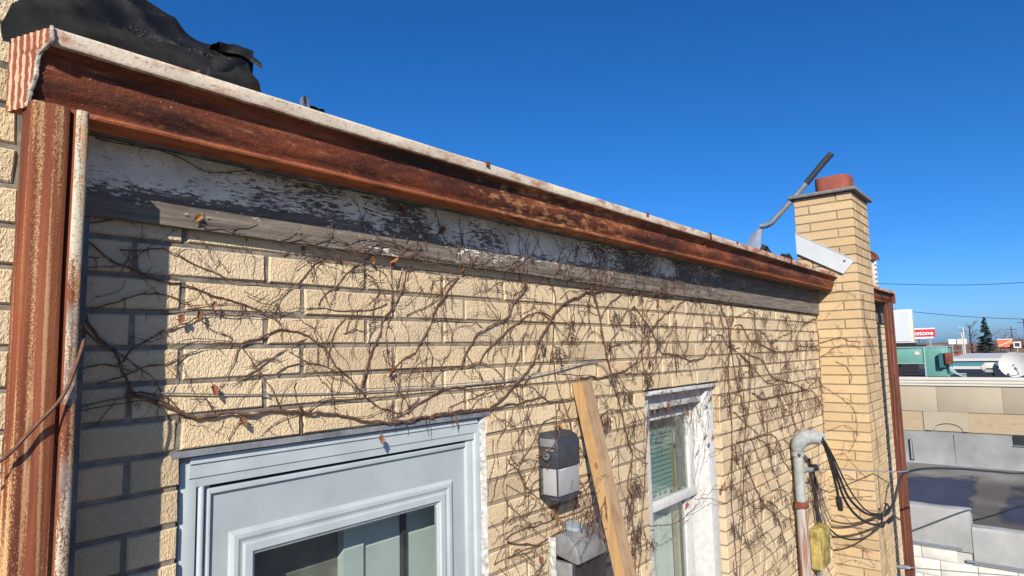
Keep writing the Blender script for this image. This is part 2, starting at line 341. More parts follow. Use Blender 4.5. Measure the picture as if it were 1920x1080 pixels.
# ---------------------------------------------------------------- the setting: ground, roofs underfoot
def m_ground():
    t = NT('winter_ground', .95, .1); X, Y, Z = t.sep()
    c = t.ramp(t.noise(.035, 6, .6), [(.3, (.13, .085, .06)), (.5, (.20, .135, .095)), (.7, (.26, .19, .13))])
    asph = t.ramp(t.noise(1.2, 4), [(.3, (.055, .055, .058)), (.7, (.085, .085, .088))])
    c = t.mix(t.mr(X, 205, 207), asph, c); far = t.mr(X, 420, 440); c = t.mix(far, c, (.17, .15, .13)); t.col(c); return t.mat
g = MB().q([(-3000, -3000, GND), (3000, -3000, GND), (3000, 3000, GND), (-3000, 3000, GND)]).build('ground', m_ground()); tag(g, 'winter ground of asphalt and brown grass', kind='structure')
rd = MB().q([(196, -400, GND+.004), (212, -400, GND+.004), (212, 400, GND+.004), (196, 400, GND+.004)]).build('road', simple('worn_road_asphalt', (.24, .235, .23), .9, .2, 0, .2, .3)); tag(rd, 'grey road beyond the roofs', kind='structure')
dk = MB().box(-4.2, 4.6, -4.6, -.004, DECK-.25, DECK).build('roof_deck', simple('deck_gravel_felt', (.22, .20, .17), .9, .2, 0, .25, 6, .004, 40)); tag(dk, 'flat felt roof below the wall', kind='structure')

# ---------------------------------------------------------------- brick house
house = thing('brick_house', (3.5, 0, GND), 'two-storey tan brick house with chimney, door and window, overgrown with bare vines', 'house')
wallm = MB(); yb = .005; e = .004
wallm.box(-1.3, DX0-e, yb, .22, GND, .33); wallm.box(-1.3, -.213, yb, .078, .33, .47)
wallm.box(DX0-e, DX1+e, yb, .215, DZ+e, .33); wallm.box(DX0-e, DX1+e, yb, .215, GND, DECK)
wallm.box(DX1+e, WX0-e, yb, .22, GND, .33); wallm.box(WX0-e, WX1+e, yb, .215, WZ1+e, .33); wallm.box(WX0-e, WX1+e, yb, .215, GND, WZ0-e)
wallm.box(WX1+e, XE-.004, yb, .22, GND, .33)
wall = wallm.build('wall', M_MORTAR, house)
shell = MB().box(XE-.2, XE-.006, .22, 6, GND, .33).box(-1.3, -1.1, .22, 6, GND, .33).box(-1.3, XE-.006, 6, 6.2, GND, .33).box(-1.1, XE-.2, .22, 6, DECK-.2, DECK-.01)
shell.build('side_wall', M_MORTAR, house)
MB().box(-1.3, XE, .19, 6.1, .34, .40).build('roof', M_SOOT, house)
inner = MB().box(-1.1, XE-.2, 1.6, 1.65, DECK, .33).build('inner_wall', M_DARK, house)

def brick_mesh(L, H, Dp, seed, mat):
    """front face at y=0, centred in x and z; slightly uneven arrises; faces -y"""
    r = random.Random(seed); mb = MB(); c = .0035; j = lambda a: r.uniform(-a, a); l, h = L/2, H/2
    o = [(-l+j(.0015), -h+j(.0012)), (l+j(.0015), -h+j(.0012)), (l+j(.0015), h+j(.0012)), (-l+j(.0015), h+j(.0012))]
    yf = [j(.0018) for _ in range(4)]
    mb.v = [(x, c+.001, z) for x, z in o]+[(x-math.copysign(c, x), yf[i], z-math.copysign(c, z)) for i, (x, z) in enumerate(o)]+[(x, Dp, z) for x, z in o]
    mb.f = [(4, 5, 6, 7)]+[(i, (i+1) % 4, 4+(i+1) % 4, 4+i) for i in range(4)]+[(8+i, 8+(i+1) % 4, (i+1) % 4, i) for i in range(4)]; mb.m = [0]*9
    return mb
BR = {}
def brick_data(L, H, Dp, var, mat, nm):
    k = (round(L, 3), round(H, 3), Dp, var, mat.name)
    if k not in BR: BR[k] = brick_mesh(L, H, Dp, hash((k[0], var)) % 9999, mat).mesh('brick', mat)
    return BR[k]
bricks = []; PEND = []
for r in range(-8, 61):
    z1 = -P*r-JT/2; z0 = -P*(r+1)+JT/2; zc = (z0+z1)/2
    off = .335 if r % 2 else 0.
    for n in range(-6, 30):
        a, b = (n+off)*BL+JT/2, (n+off+1)*BL-JT/2
        a, b = max(a, -1.29), min(b, XE)
        if b-a < .02: continue
        if z1 > .13: b = min(b, -.217)
        if z1 > .47: continue
        segs = [(a, b)]
        def cut(segs, x0, x1):
            out = []
            for s0, s1 in segs:
                if s1 <= x0 or s0 >= x1: out.append((s0, s1))
                else:
                    if x0-s0 > .006: out.append((s0, x0))
                    if s1-x1 > .006: out.append((x1, s1))
            return out
        if z1 < DZ+.01 and z0 > DECK-.05: segs = cut(segs, DX0, DX1)
        if z1 < WZ1+.01 and z0 > WZ0-.02: segs = cut(segs, WX0, WX1)
        for s0, s1 in segs:
            for e_ in (DX1, WX1):
                if 0 < s0-e_ < .03 and (z1 < DZ+.01): s0 = e_
            for e_ in (DX0, WX0):
                if 0 < e_-s1 < .03 and (z1 < DZ+.01): s1 = e_
            if s1-s0 < .006: continue
            q = [proj((x, 0, z)) for x, z in ((s0, z0), (s1, z0), (s1, z1), (s0, z1))]
            ar = 0; vis = all(q) and any(-5 < u[0] < 1925 and -5 < u[1] < 1085 for u in q)
            if vis:
                for i in range(4): ar += q[i][0]*q[(i+1) % 4][1]-q[(i+1) % 4][0]*q[i][1]
                # not seen: behind the gutter box and frieze, behind the chimney
                if z0 > .045 and s0 > -.26: ar = 0
                if XC-.05 < s0 < 7.7: ar = 0
            if s1-s0 < .075 and any(abs(s0-e_) < .001 for e_ in (DX1, WX1)): PEND.append((r, s0)); continue
            if s1-s0 < .075 and any(abs(s1-e_) < .001 for e_ in (DX0, WX0)) and bricks and abs(bricks[-1][4]-z1) < .001: t_ = bricks[-1]; bricks[-1] = (t_[0], t_[1], s1, t_[3], t_[4]); continue
            if PEND and PEND[-1][0] == r and s0-PEND[-1][1] < .1: s0 = PEND.pop()[1]
            bricks.append((abs(ar)/2, s0, s1, z0, z1))
bricks.sort(key=lambda t: -t[0])
rest = MB()
for i, (ar, s0, s1, z0, z1) in enumerate(bricks):
    L, H = s1-s0, z1-z0; c = ((s0+s1)/2, RND.uniform(-.0016, .0016), (z0+z1)/2)
    if i < 300 and ar > 8:
        o = bpy.data.objects.new('brick', brick_data(L, H, .105, RND.randrange(5), M_BRICK, 'brick')); link(o, wall); o.location = c
        o.rotation_euler = (RND.uniform(-.006, .006), RND.uniform(-.003, .003), RND.uniform(-.003, .003))
    else:
        b = brick_mesh(L, H, .105, RND.randrange(10**6), M_BRICK); n = len(rest.v)
        rest.v += [(x+c[0], y+c[1], z+c[2]) for x, y, z in b.v]; rest.f += [tuple(n+k for k in f) for f in b.f]; rest.m += b.m
o = rest.build('remaining_bricks', M_BRICK, wall); tag(o, kind='stuff')

# chimney
chim = MB().box(XC+.0058, XC1-.0058, YC0+.0058, YC1-.0058, GND, 1.03).build('chimney', M_MORTC, house)
crest = MB(); zt = 1.03
def cbrick(x0, x1, y0, y1, z0, z1, asobj):
    L, Dp, H = x1-x0, y1-y0, z1-z0
    mb = MB().box(-L/2, L/2, -Dp/2, Dp/2, -H/2, H/2)
    k = (round(L, 3), round(Dp, 3), round(H, 3), RND.randrange(3))
    if k not in BR:
        r = random.Random(k[3]+int(L*1000)); mb.v = [(x+r.uniform(-.001, .001), y+r.uniform(-.001, .001), z+r.uniform(-.001, .001)) for x, y, z in mb.v]
        me = mb.mesh('brick', M_CHIM); bm = bmesh.new(); bm.from_mesh(me); bmesh.ops.bevel(bm, geom=bm.edges[:], offset=.003, segments=1, affect='EDGES'); bm.to_mesh(me); bm.free(); BR[k] = me
    o = bpy.data.objects.new('brick', BR[k]); link(o, chim); o.location = ((x0+x1)/2+RND.uniform(-.001, .001), (y0+y1)/2, (z0+z1)/2)
row = 0; z = zt
while z > -2.75:
    z1 = z-JT*.3; z0 = z-P+JT*.7; D = .12; h = JT/2
    if row % 2:
        cbrick(XC, XC+D, YC0, YC0+.34, z0, z1, True); cbrick(XC, XC+D, YC0+.34+JT, YC1, z0, z1, True)
        cbrick(XC+D+JT, XC+D+JT+.30, YC0, YC0+D, z0, z1, True); cbrick(XC+D+2*JT+.30, XC1, YC0, YC0+D, z0, z1, True)
    else:
        cbrick(XC, XC+.305, YC0, YC0+D, z0, z1, True); cbrick(XC, XC+D, YC0+D+JT, YC1, z0, z1, True)
        cbrick(XC+.305+JT, XC1, YC0, YC0+D, z0, z1, True)
    z -= P; row += 1
cap = MB()
prof = [(XC-.04, YC0-.04), (XC1+.045, YC0-.04), (XC1+.045, YC1+.04), (XC-.04, YC1+.04)]
cap.prism(prof, lambda a, b: (a, b, 1.033), lambda a, b: (a, b, 1.062)); cap.build('chimney_cap', M_CONC, house, bevel=.006)
fl = MB()
def rrect(x0, x1, y0, y1, r, n=5):
    out = []
    for cx, cy, a0 in ((x1-r, y1-r, 0), (x0+r, y1-r, 90), (x0+r, y0+r, 180), (x1-r, y0+r, 270)):
        for k in range(n+1): a = math.radians(a0+90*k/n); out.append((cx+r*math.cos(a), cy+r*math.sin(a)))
    return out
oo = rrect(5.47, 5.80, -.30, -.02, .085); ii = rrect(5.495, 5.775, -.275, -.045, .065)
fl.grid([[(x, y, 1.05) for x, y in oo], [(x, y, 1.208) for x, y in oo], [(x+.004*(5.63-x)/.15, y, 1.217) for x, y in oo], [(x, y, 1.217) for x, y in ii], [(x, y, 1.07) for x, y in ii]], True)
fl.build('flue_tile', M_CLAY, house, smooth=40)

# frieze boards, fascia and soffit under the gutter
def fz(x): return .036-.0072*x if x > 0 else .036
def board(x0, x1, y0, y1, zt_, nm='frieze_board', seg=24, parent=house, mat=None, warp=.0025):
    mb = MB(); rows = []
    for i in range(seg+1):
        x = x0+(x1-x0)*i/seg; w = warp*mnoise.noise(Vector((x*2.1, 0, 3))); zb = fz(x)+.003*mnoise.noise(Vector((x*9, 1, 0)))
        rows.append([(x, y0+w, zb), (x, y0+w-.001, (zb+zt_)/2), (x, y0+w, zt_), (x, y1, zt_), (x, y1, zb)])
    mb.grid(rows, True); mb.q(list(reversed(rows[0]))); mb.q(rows[-1]); return mb.build(nm, mat or M_FRIEZE, parent)
board(-.185, 3.255, -.024, -.0035, .2015); board(3.262, XC-.004, -.022, -.0035, .2015); board(XC1+.01, XE-.01, -.024, -.0035, .2015)
fk = MB(); rf = random.Random(21)
for _ in range(330):   # curled paint flakes still hanging on the frieze
    x = rf.uniform(-.1, 3.3); z = fz(x)+.155*rf.random()**.6; a, b = rf.uniform(.002, .007), rf.uniform(.001, .0028); tl_ = rf.uniform(.0005, .004); an = rf.gauss(0, .25); ca, sa = math.cos(an), math.sin(an)
    pts = [(-a, -b), (a*rf.uniform(.4, 1), -b*rf.uniform(.3, 1)), (a, b*rf.uniform(.2, 1)), (-a*rf.uniform(.5, 1), b)]
    fk.q([(x+u*ca-v*sa, -.0265-tl_*(v/b*.5+.5)-.0008, z+u*sa+v*ca) for u, v in pts]); fk.q([(x+u*ca-v*sa, -.0260-tl_*(v/b*.5+.5)-.0006, z+u*sa+v*ca) for u, v in reversed(pts)])
tag(fk.build('paint_flakes', M_FLAKE, house), kind='stuff')
for x0, x1 in ((-.185, XC-.004), (XC1+.01, XE-.02)):
    MB().box(x0, x1, -.079, -.02, .2022, .214).build('soffit_board', simple('dark_soffit_paint', (.13, .14, .145), .85, .2, 0, .6, 22, .001, 80) if 'dark_soffit_paint' not in MATS else MATS['dark_soffit_paint'], house)
    MB().box(x0, x1, -.0788, -.0595, .2145, .325).build('fascia_board', M_FRIEZE, house)

# ---------------------------------------------------------------- door
MB().box(DX0-.02, DX1+.02, -.0035, .004, DZ-.012, DZ+.002).build('lintel', M_STEEL, house)
door = MB().box(.188, .27, .034, .07, DECK, -.562).box(.94, 1.035, .034, .07, DECK, -.562).box(.27, .94, .034, .07, -.69, -.562).box(.27, .94, .034, .07, DECK, -1.80).build('door', M_DOOR, house)
dm = lambda mb, nm, mat=None, bevel=.0015: mb.build(nm, mat or M_DOORT, door, bevel=bevel)
dm(MB().box(.112, .150, .016, .11, DECK, DZ-.02), 'jamb', M_DOORT); dm(MB().box(1.068, 1.096, .014, .11, DECK, DZ-.03), 'jamb', M_DOORT)
hp = [(.030, -.478), (.010, -.484), (.008, -.498), (.0125, -.5005), (.0125, -.530), (.016, -.533), (.017, -.552), (.034, -.553), (.034, -.478)]
dm(MB().prism(hp, lambda y, z: (.132, y, z), lambda y, z: (1.078, y, z)), 'head_casing', bevel=0)
dm(MB().box(.108, 1.10, .012, .03, -.4935, DZ-.014), 'drip_flashing', M_STEEL)
dm(MB().tube([(.163, .024, DECK), (.163, .024, -.9), (.163, .024, -.552)], .008, 10), 'hinge_rail')
dm(MB().box(.151, .187, .03, .06, DECK, -.55), 'door_stile'); dm(MB().box(1.036, 1.066, .024, .06, DECK, -.552), 'latch_stile')
dm(MB().box(.175, .1875, .026, .036, DECK, -.5625).box(1.0355, 1.043, .026, .036, DECK, -.5625).box(.1875, 1.0355, .026, .036, -.575, -.5625), 'edge_trim')
# raised moulding round the glass: mitred frame swept from a stepped profile
gx0, gx1, gz1, gz0 = .305, .905, -.742, -1.75
mp_ = [(.070, .034), (.067, .027), (.060, .0235), (.050, .0235), (.042, .0275), (.036, .0285), (.034, .024), (.031, .0232), (.014, .0232), (.011, .029), (.005, .031), (0, .040)]
mo = MB(); rows = []
for d, y in mp_: rows.append([(gx0-d, y, gz0-d), (gx0-d, y, gz1+d), (gx1+d, y, gz1+d), (gx1+d, y, gz0-d)])
mo.grid(rows, True); mo.build('glass_moulding', M_DOORT, door)
MB().box(gx0+.001, gx1-.001, .03, .033, gz0, gz1-.001).build('glass', M_GLASS, door)
# what stands behind the storm glass: the inner door with its own pane and blind cord
inn = MB().box(.62, .69, .12, .15, DECK, -.6).box(.69, 1.04, .135, .15, DECK, -.58).box(.15, .62, .12, .15, -.72, -.58)
inn.build('inner_door', simple('inner_door_paint', (.52, .55, .54), .5, .3, 0, .12, 5), door)
MB().box(.84, .852, .115, .134, DECK, -.7).build('door_chain_rail', M_BRONZE, door)
MB().box(.16, .619, .15, .152, DECK, -.72).build('inner_curtain', simple('brown_inner_curtain', (.20, .185, .165), .9, .1, 0, .4, 9, .003, 12), door)
# rough caulk along the right-hand reveal
ck = MB(); rr = random.Random(3); pr = []
zz = DECK
while zz < DZ:
    w = rr.uniform(.6, 1.5); pr.append([(1.090, .02, zz), (1.0985-.004*w, .0125, zz+rr.uniform(-.003, .003)), (1.1035-.001*w, .005-.001*w, zz+rr.uniform(-.003, .003)), (1.107+.0022*w, -.0012, zz+rr.uniform(-.002, .002)), (1.109+.004*w, .002, zz)]); zz += .012
ck.grid(pr); ck.build('caulk_bead', M_CAULK, house, smooth=60)

# ---------------------------------------------------------------- window
win = MB()
F = lambda x0, x1, y0, y1, z0, z1: MB().box(x0, x1, y0, y1, z0, z1)
cas = MB().box(WX0+.002, WX1-.002, .012, .20, -.492, WZ1-.002).box(WX0+.002, WX0+.10, .038, .20, WZ0+.05, -.4925).box(WX1-.105, WX1-.002, .038, .20, WZ0+.05, -.4925).box(WX0+.101, WX1-.106, .066, .20, -.572, -.4925)
cas.box(WX0+.002, WX1-.002, -.02, .2, WZ0+.002, WZ0+.049)
win = cas.build('window', M_WHITE, house, bevel=.002)
sx0, sx1 = WX0+.101, WX1-.106
up = MB().box(sx0, sx0+.05, .125, .15, -1.075, -.5725).box(sx1-.075, sx1, .125, .15, -1.075, -.5725).box(sx0+.05, sx1-.075, .125, .15, -.64, -.5725).box(sx0, sx1, .112, .15, -1.10, -1.055)
up.build('upper_sash', M_WHITE, win, bevel=.002)
MB().box(sx0+.05, sx1-.075, .138, .140, -1.055, -.64).build('pane', M_GLASS, win)
lo = MB().box(sx0, sx0+.05, .155, .18, WZ0+.05, -1.06).box(sx1-.085, sx1, .155, .18, WZ0+.05, -1.06).box(sx0+.05, sx1-.085, .155, .18, WZ0+.05, WZ0+.12)
lo.build('lower_sash', M_WHITE, win, bevel=.002)
MB().box(sx0+.05, sx1-.085, .166, .168, WZ0+.12, -1.10).build('pane', M_GLASS, win)
sm = None; zz = -.735
while zz > -1.06:
    sb = MB().prism([(0, 0), (.006, .021), (.008, .021), (.002, 0)], lambda a, b, z=zz: (sx0+.04, .205+a, z-.024+b), lambda a, b, z=zz: (sx1-.128, .205+a, z-.024+b)); sb.build('blind_slat', M_BLIND, win); zz -= .0255
MB().box(sx0+.03, sx1-.125, .20, .235, -.735, -.700).build('blind_headrail', M_BLIND, win)
MB().box(sx1-.123, sx1-.108, .20, .22, WZ0, -.6).build('inner_stop', simple('stained_stop', (.30, .22, .13), .7), win)
MB().box(sx1-.106, sx1-.05, .215, .222, WZ0, -.6).build('side_curtain', simple('cream_curtain', (.46, .44, .30), .9, .1, 0, .2, 12), win)
cu = MB(); rows = []
for i in range(60):
    x = sx0+.02+(sx1-.165-sx0)*i/59; y = .215+.012*math.sin(i*.9)+.006*math.sin(i*2.3); rows.append([(x, y, WZ0), (x, y, -1.05)])
cu.grid(rows); cu.build('reflection_curtain', M_CURT, win, smooth=True)  # pale sheet added close behind the lower pane to give its grey reflection
MB().tube([(sx0+.27, .198, -.74), (sx0+.272, .198, -.98)], .0015, 5).build('blind_cord', M_WHITE, win)

# ---------------------------------------------------------------- gutters and downspouts
M_SEAL = simple('weathered_seam_sealant', (.34, .30, .25), .9, .15, 0, .75, 60, .004, 140)
def sag(x): return .0045*mnoise.noise(Vector((x*1.3, 5, 2)))+.0018*mnoise.noise(Vector((x*7, 2, 2)))
def gz(x): return .004*x/5.4
def make_gutter(x0, x1, label, nm='gutter', skew=0., capend=True):
    g = thing(nm, ((x0+x1)/2, -.13, .19), label, 'gutter')
    lip = [(-.098, .322), (-.098, .331), (-.180, .332), (-.189, .331), (-.192, .326), (-.1925, .306), (-.191, .3005), (-.186, .298), (-.183, .2985), (-.183, .322)]
    face = [(-.183, .300), (-.166, .2955), (-.1595, .288), (-.157, .270), (-.1565, .245), (-.153, .232), (-.146, .222), (-.1405, .2145), (-.1395, .209), (-.1425, .2055), (-.1435, .201), (-.1415, .1965), (-.136, .194), (-.0805, .194), (-.0805, .322), (-.084, .322), (-.084, .198), (-.134, .198), (-.136, .215), (-.148, .236), (-.152, .270), (-.162, .290), (-.180, .298)]
    n = int((x1-x0)/.035)
    for nmz, pr, mat in (('lip', lip, M_LIP), ('trough', face, M_RUSTG)):
        mb = MB(); rows = []
        for i in range(n+1):
            x = x0+(x1-x0)*i/n; r = []
            for y, z in pr:
                xx = x
                if i == 0 and skew: xx = x-skew*(y+.19)/.11*(1 if y > -.19 else 0)
                w = sag(x) if y < -.1 else 0; r.append((xx, y+w*.8+.0011*mnoise.noise(Vector((x*22, y*60, z*60))), z+gz(x)+.6*w))
            rows.append(r)
        mb.grid(rows, True); mb.build(nmz, mat, g, smooth=28)
    if capend:
        pr = [(-.191, .331), (-.192, .303), (-.168, .296), (-.157, .27), (-.1565, .245), (-.14, .212), (-.1435, .2), (-.138, .193), (-.08, .193), (-.08, .331)]
        mb = MB(); K = 34; rows = []
        zs = [.193+(.331-.193)*i/10 for i in range(11)]
        def front(z):
            pts = sorted(((b, a) for a, b in pr[:8])); 
            for (za, ya), (zb, yb_) in zip(pts, pts[1:]):
                if za <= z <= zb: return ya+(yb_-ya)*(z-za)/max(1e-6, zb-za)
            return pts[-1][1]
        for z in zs:
            yf = front(z); r = []
            for k in range(K+1):
                y = yf+(-.08-yf)*k/K; rib = .0028*max(0, math.sin((y+.075)*2*math.pi/.0165))*(1 if -.172 < y < -.083 else 0)
                r.append((x0-.0025-skew*(y+.19)/.11-rib, y, z))
            rows.append(r)
        mb.grid(rows); mb.build('end_cap', M_ENDCAP, g, smooth=60)
        sm_ = MB(); pts = []
        for i in range(11): pts.append((x0-.003-skew*(front(zs[i])+.19)/.11, front(zs[i])-.002, zs[i]))
        sm_.tube(catmull(pts, .004), [.0042+.003*mnoise.noise(Vector((i*.7, 0, 0))) for i in range(len(catmull(pts, .004)))], 7); sm_.build('seam_sealant', M_SEAL, g, smooth=True)
    return g
gut = make_gutter(-.211, XC-.008, 'long rusty gutter with a chalky white lip along the eave above the vines', skew=.037)
gut2 = make_gutter(XC1+.012, 8.06, 'short dark rusty gutter end on the far side of the chimney', capend=False)
MB().box(8.06, 8.063, -.19, -.082, .196, .33).build('end_cap', M_RUSTG, gut2)
# joint band, hanger spikes and a bent clip on the long gutter
for xj in (2.66, 4.05):
    jb = [(-.1945, .334), (-.196, .302), (-.169, .2925), (-.1605, .27), (-.160, .243), (-.1435, .214), (-.1475, .200), (-.139, .1915), (-.1335, .196), (-.152, .245), (-.155, .27), (-.162, .291), (-.189, .304), (-.188, .334)]
    MB().prism(jb, lambda y, z: (xj, y+sag(xj)*.8, z+gz(xj)), lambda y, z: (xj+.022, y+sag(xj)*.8, z+gz(xj))).build('joint_band', M_RUSTG, gut)
for xs in (.93, 1.98, 3.05, 3.9, 4.6, 5.1):
    MB().tube([(xs, -.196, .328), (xs+.001, -.16, .340), (xs, -.1, .338)], [.0045, .0045, .004], 7).box(xs-.007, xs+.007, -.199, -.193, .322, .336).build('hanger_spike', M_TAR2, gut)
clip = thing('bent_clip', (.06, -.15, .333), 'small bent rusty metal clip on the gutter lip below the black sheet', 'clip')
MB().prism([(0, 0), (.03, .002), (.034, .028), (.03, .03), (.026, .008), (0, .006)], lambda a, b: (.045+a*.8, -.172, .332+b), lambda a, b: (.052+a*.8, -.15, .332+b)).build('clip_plate', M_BRONZE, clip)
MB().box(.046, .05, -.176, -.165, .332, .345).build('clip_tab', M_TAR2, clip)

def make_downspout(cx, cy, w, d, ztop, zbot, label, lean=(0, 0), mats=None):
    t = thing('downspout', (cx, cy, zbot), label, 'downspout')
    base = rrect(-w/2, w/2, -d/2, d/2, .014, 6); pts = []
    # densify and corrugate
    k = len(base)
    for i in range(k):
        a, b = Vector(base[i]), Vector(base[(i+1) % k]); n = max(1, int((b-a).length/.0025))
        for j in range(n): pts.append(a.lerp(b, j/n))
    def corr(p):
        x, y = p; c = 0
        if y < -d/2+.003 and abs(x) < w/2-.004: # front: shallow flutes and one deep groove beside the right-hand rib
            u = (x+w/2)/w; c = .0035*(.5-.5*math.cos(u*2*math.pi*2.5)) if u < .62 else 0
            c += .019*math.exp(-((u-.69)/.05)**2)
            return (x, y+c)
        if abs(y) < d/2-.006: c = .003*(.5-.5*math.cos((y+d/2)/d*2*math.pi*3)); return (x-math.copysign(c, x), y)
        return (x, y)
    cp = [corr(p) for p in pts]
    nz = int((ztop-zbot)/.06); mb = MB(); rows = []
    for i in range(nz+1):
        z = zbot+(ztop-zbot)*i/nz; f = 1-i/nz; dx = lean[0]*f+.0012*mnoise.noise(Vector((z*4, cx, 0))); dy = lean[1]*f
        rows.append([(cx+x+dx, cy+y+dy, z) for x, y in cp])
    mb.grid(rows, True); n = len(cp)
    mb.m = [1 if (cp[i % n][1] < -d/2+.02 and cp[i % n][0] > w*.235) else 0 for i in range(len(mb.f))]
    mb.build('pipe', mats or [M_RUSTD, M_RUSTP], t, smooth=50)
    return t
ds = make_downspout(-.186, -.128, .094, .080, .200, DECK, 'large rusty downspout under the left end of the long gutter')
MB().box(-.1225, -.0905, -.009, -.0025, DECK, .20).build('backing_strip', M_STRIP, ds)
M_RUSTG2 = m_wood('shade_toned_streaked_rust', (.045, .016, .012), (.09, .028, .018), (.20, .065, .032), (1.6, 1.6, .06))  # weaker light on the far downspout put into its rust as a darker tone
ds2 = make_downspout(7.86, -.14, .105, .09, .196, GND, 'tall red rusty downspout toned dark for weak light at the far corner past the chimney', mats=[M_RUSTG2, M_RUSTG2])
MB().box(XE-.03, XE+.008, -.03, -.004, GND, .03).build('corner_strip', M_WHITE, house)

# ---------------------------------------------------------------- torn black roofing on the left end of the roof
rs = thing('roofing_sheet', (0, 0, .34), 'torn black rubber roofing sheet folded over the left end of the gutter', 'roofing')
def lerp_row(pts, n):
    P_ = catmull(pts, .001); out = []; L = [0]
    for a, b in zip(P_, P_[1:]): L.append(L[-1]+(b-a).length)
    j = 0
    for i in range(n+1):
        s = L[-1]*i/n
        while j < len(L)-2 and L[j+1] < s: j += 1
        t = (s-L[j])/max(1e-9, L[j+1]-L[j]); out.append(P_[j].lerp(P_[j+1], min(1, t)))
    return out
R0 = [(-.262, -.088, .322), (-.20, -.094, .325), (-.098, -.094, .327), (.003, -.094, .327), (.093, -.094, .327), (.166, -.094, .327), (.232, -.094, .327)]
R1 = [(-.262, -.082, .365), (-.20, -.092, .385), (-.098, -.096, .385), (.003, -.094, .385), (.093, -.096, .382), (.166, -.094, .382), (.226, -.092, .395)]
R2 = [(-.250, -.07, .405), (-.205, -.074, .438), (-.151, -.076, .441), (-.108, -.074, .430), (-.044, -.07, .427), (.042, -.07, .434), (.124, -.075, .436), (.212, -.072, .456)]
R3 = [(-.24, -.045, .40), (-.20, -.04, .437), (-.151, -.04, .44), (-.108, -.035, .426), (-.044, -.03, .42), (.042, -.03, .428), (.124, -.03, .434), (.218, -.03, .458)]
A = MB(); rows = [lerp_row(r, 110) for r in (R0, R1, R2, R3)]
full = []
for i in range(len(rows)-1):
    m = 8 if i < 2 else 5
    for k in range(m if i < len(rows)-2 else m+1):
        t = k/m; full.append([a.lerp(b, t) for a, b in zip(rows[i], rows[i+1])])
def crumple(rows, amp, f, seed):
    out = []
    for i, r in enumerate(rows):
        o_ = []
        for p in r:
            a_ = .5-2*abs(mnoise.noise(Vector((p.x*f*1.1+p.z*5, p.z*f*.6+seed, seed)))); b_ = .5-2*abs(mnoise.noise(Vector((p.x*f*.55-p.z*9, p.z*f*.9, seed*3)))); c_ = mnoise.noise(p*f*3+Vector((seed, 1, 2)))
            k = min(1, i/3)
            o_.append(p+Vector((.25*b_, -1.0*a_-.6*b_, .45*a_+.5*b_))*amp*k+Vector((c_, c_*.5, -c_))*amp*.22*k)
        out.append(o_)
    return out
A.grid(crumple(full, .011, 9, 2)); A.build('front_fold', M_MEMB2, rs, smooth=50)
B0 = [(-.24, -.01, .40), (-.15, 0, .425), (-.05, .0, .425), (.05, .0, .43), (.12, -.01, .432), (.18, -.02, .437), (.232, -.03, .45)]
B1 = [(-.22, .05, .50), (-.12, .05, .52), (-.03, .05, .515), (.06, .05, .50), (.12, .04, .49), (.18, .02, .48), (.245, .0, .49)]
B2 = [(-.188, .1, .60), (-.1, .1, .62), (-.014, .1, .615), (.055, .1, .592), (.132, .1, .558), (.193, .1, .548), (.244, .09, .568), (.285, .06, .552)]
B3 = [(-.17, .17, .57), (-.09, .17, .59), (0, .17, .58), (.07, .17, .56), (.14, .17, .52), (.20, .17, .50), (.26, .16, .49), (.31, .12, .44)]
Bm = MB(); rows = [lerp_row(r, 110) for r in (B0, B1, B2, B3)]; full = []
for i in range(3):
    m = 9
    for k in range(m if i < 2 else m+1): full.append([a.lerp(b, k/m) for a, b in zip(rows[i], rows[i+1])])
Bm.grid(crumple(full, .017, 7, 6)); Bm.build('back_fold', M_MEMB, rs, smooth=50)
# roll at the right-hand end and its hanging side
Cm = MB(); rows = []
for i in range(15):
    u = i/14; x = .165+.098*u; r = []
    for k in range(13):
        a = math.radians(-60+260*k/12); rad = .023*(1+.35*mnoise.noise(Vector((x*26, k*.5, 0))))
        r.append(Vector((x, .02-.02*u+rad*math.cos(a)*1.4, .492+.012*math.sin(u*3)-.02*u+rad*math.sin(a))))
    rows.append(r)
Cm.grid(rows); Cm.build('rolled_edge', M_MEMB, rs, smooth=50)
Dm = MB(); rows = []
top = [(.10, -.072, .437), (.15, -.076, .444), (.19, -.07, .452), (.222, -.05, .46), (.243, -.01, .48), (.255, .05, .50)]
bot = [(.11, -.088, .328), (.16, -.09, .328), (.205, -.086, .328), (.240, -.06, .328), (.258, -.01, .33), (.27, .05, .34)]
for a, b in zip(lerp_row(top, 24), lerp_row(bot, 24)): rows.append([a.lerp(b, k/10)+Vector((0, .006*math.sin(k*.9+a.x*60), 0)) for k in range(11)])
Dm.grid(rows); Dm.build('side_flap', M_MEMB, rs, smooth=50)
Gm = MB()
for i in range(260):   # roof grit lying along the fold
    u = RND.random(); x = -.05+.20*u; p = Vector((x+RND.gauss(0, .015), -.052+RND.gauss(0, .014), .434+RND.gauss(0, .004))); s = RND.uniform(.0005, .0012)
    Gm.tube([p-Vector((s, 0, 0)), p+Vector((s*.6, 0, s*.7))], s, 4)
tag(Gm.build('roof_grit', simple('roof_grit_stone', (.14, .115, .085), .95, .1, 0, .5, 60), rs), kind='stuff')
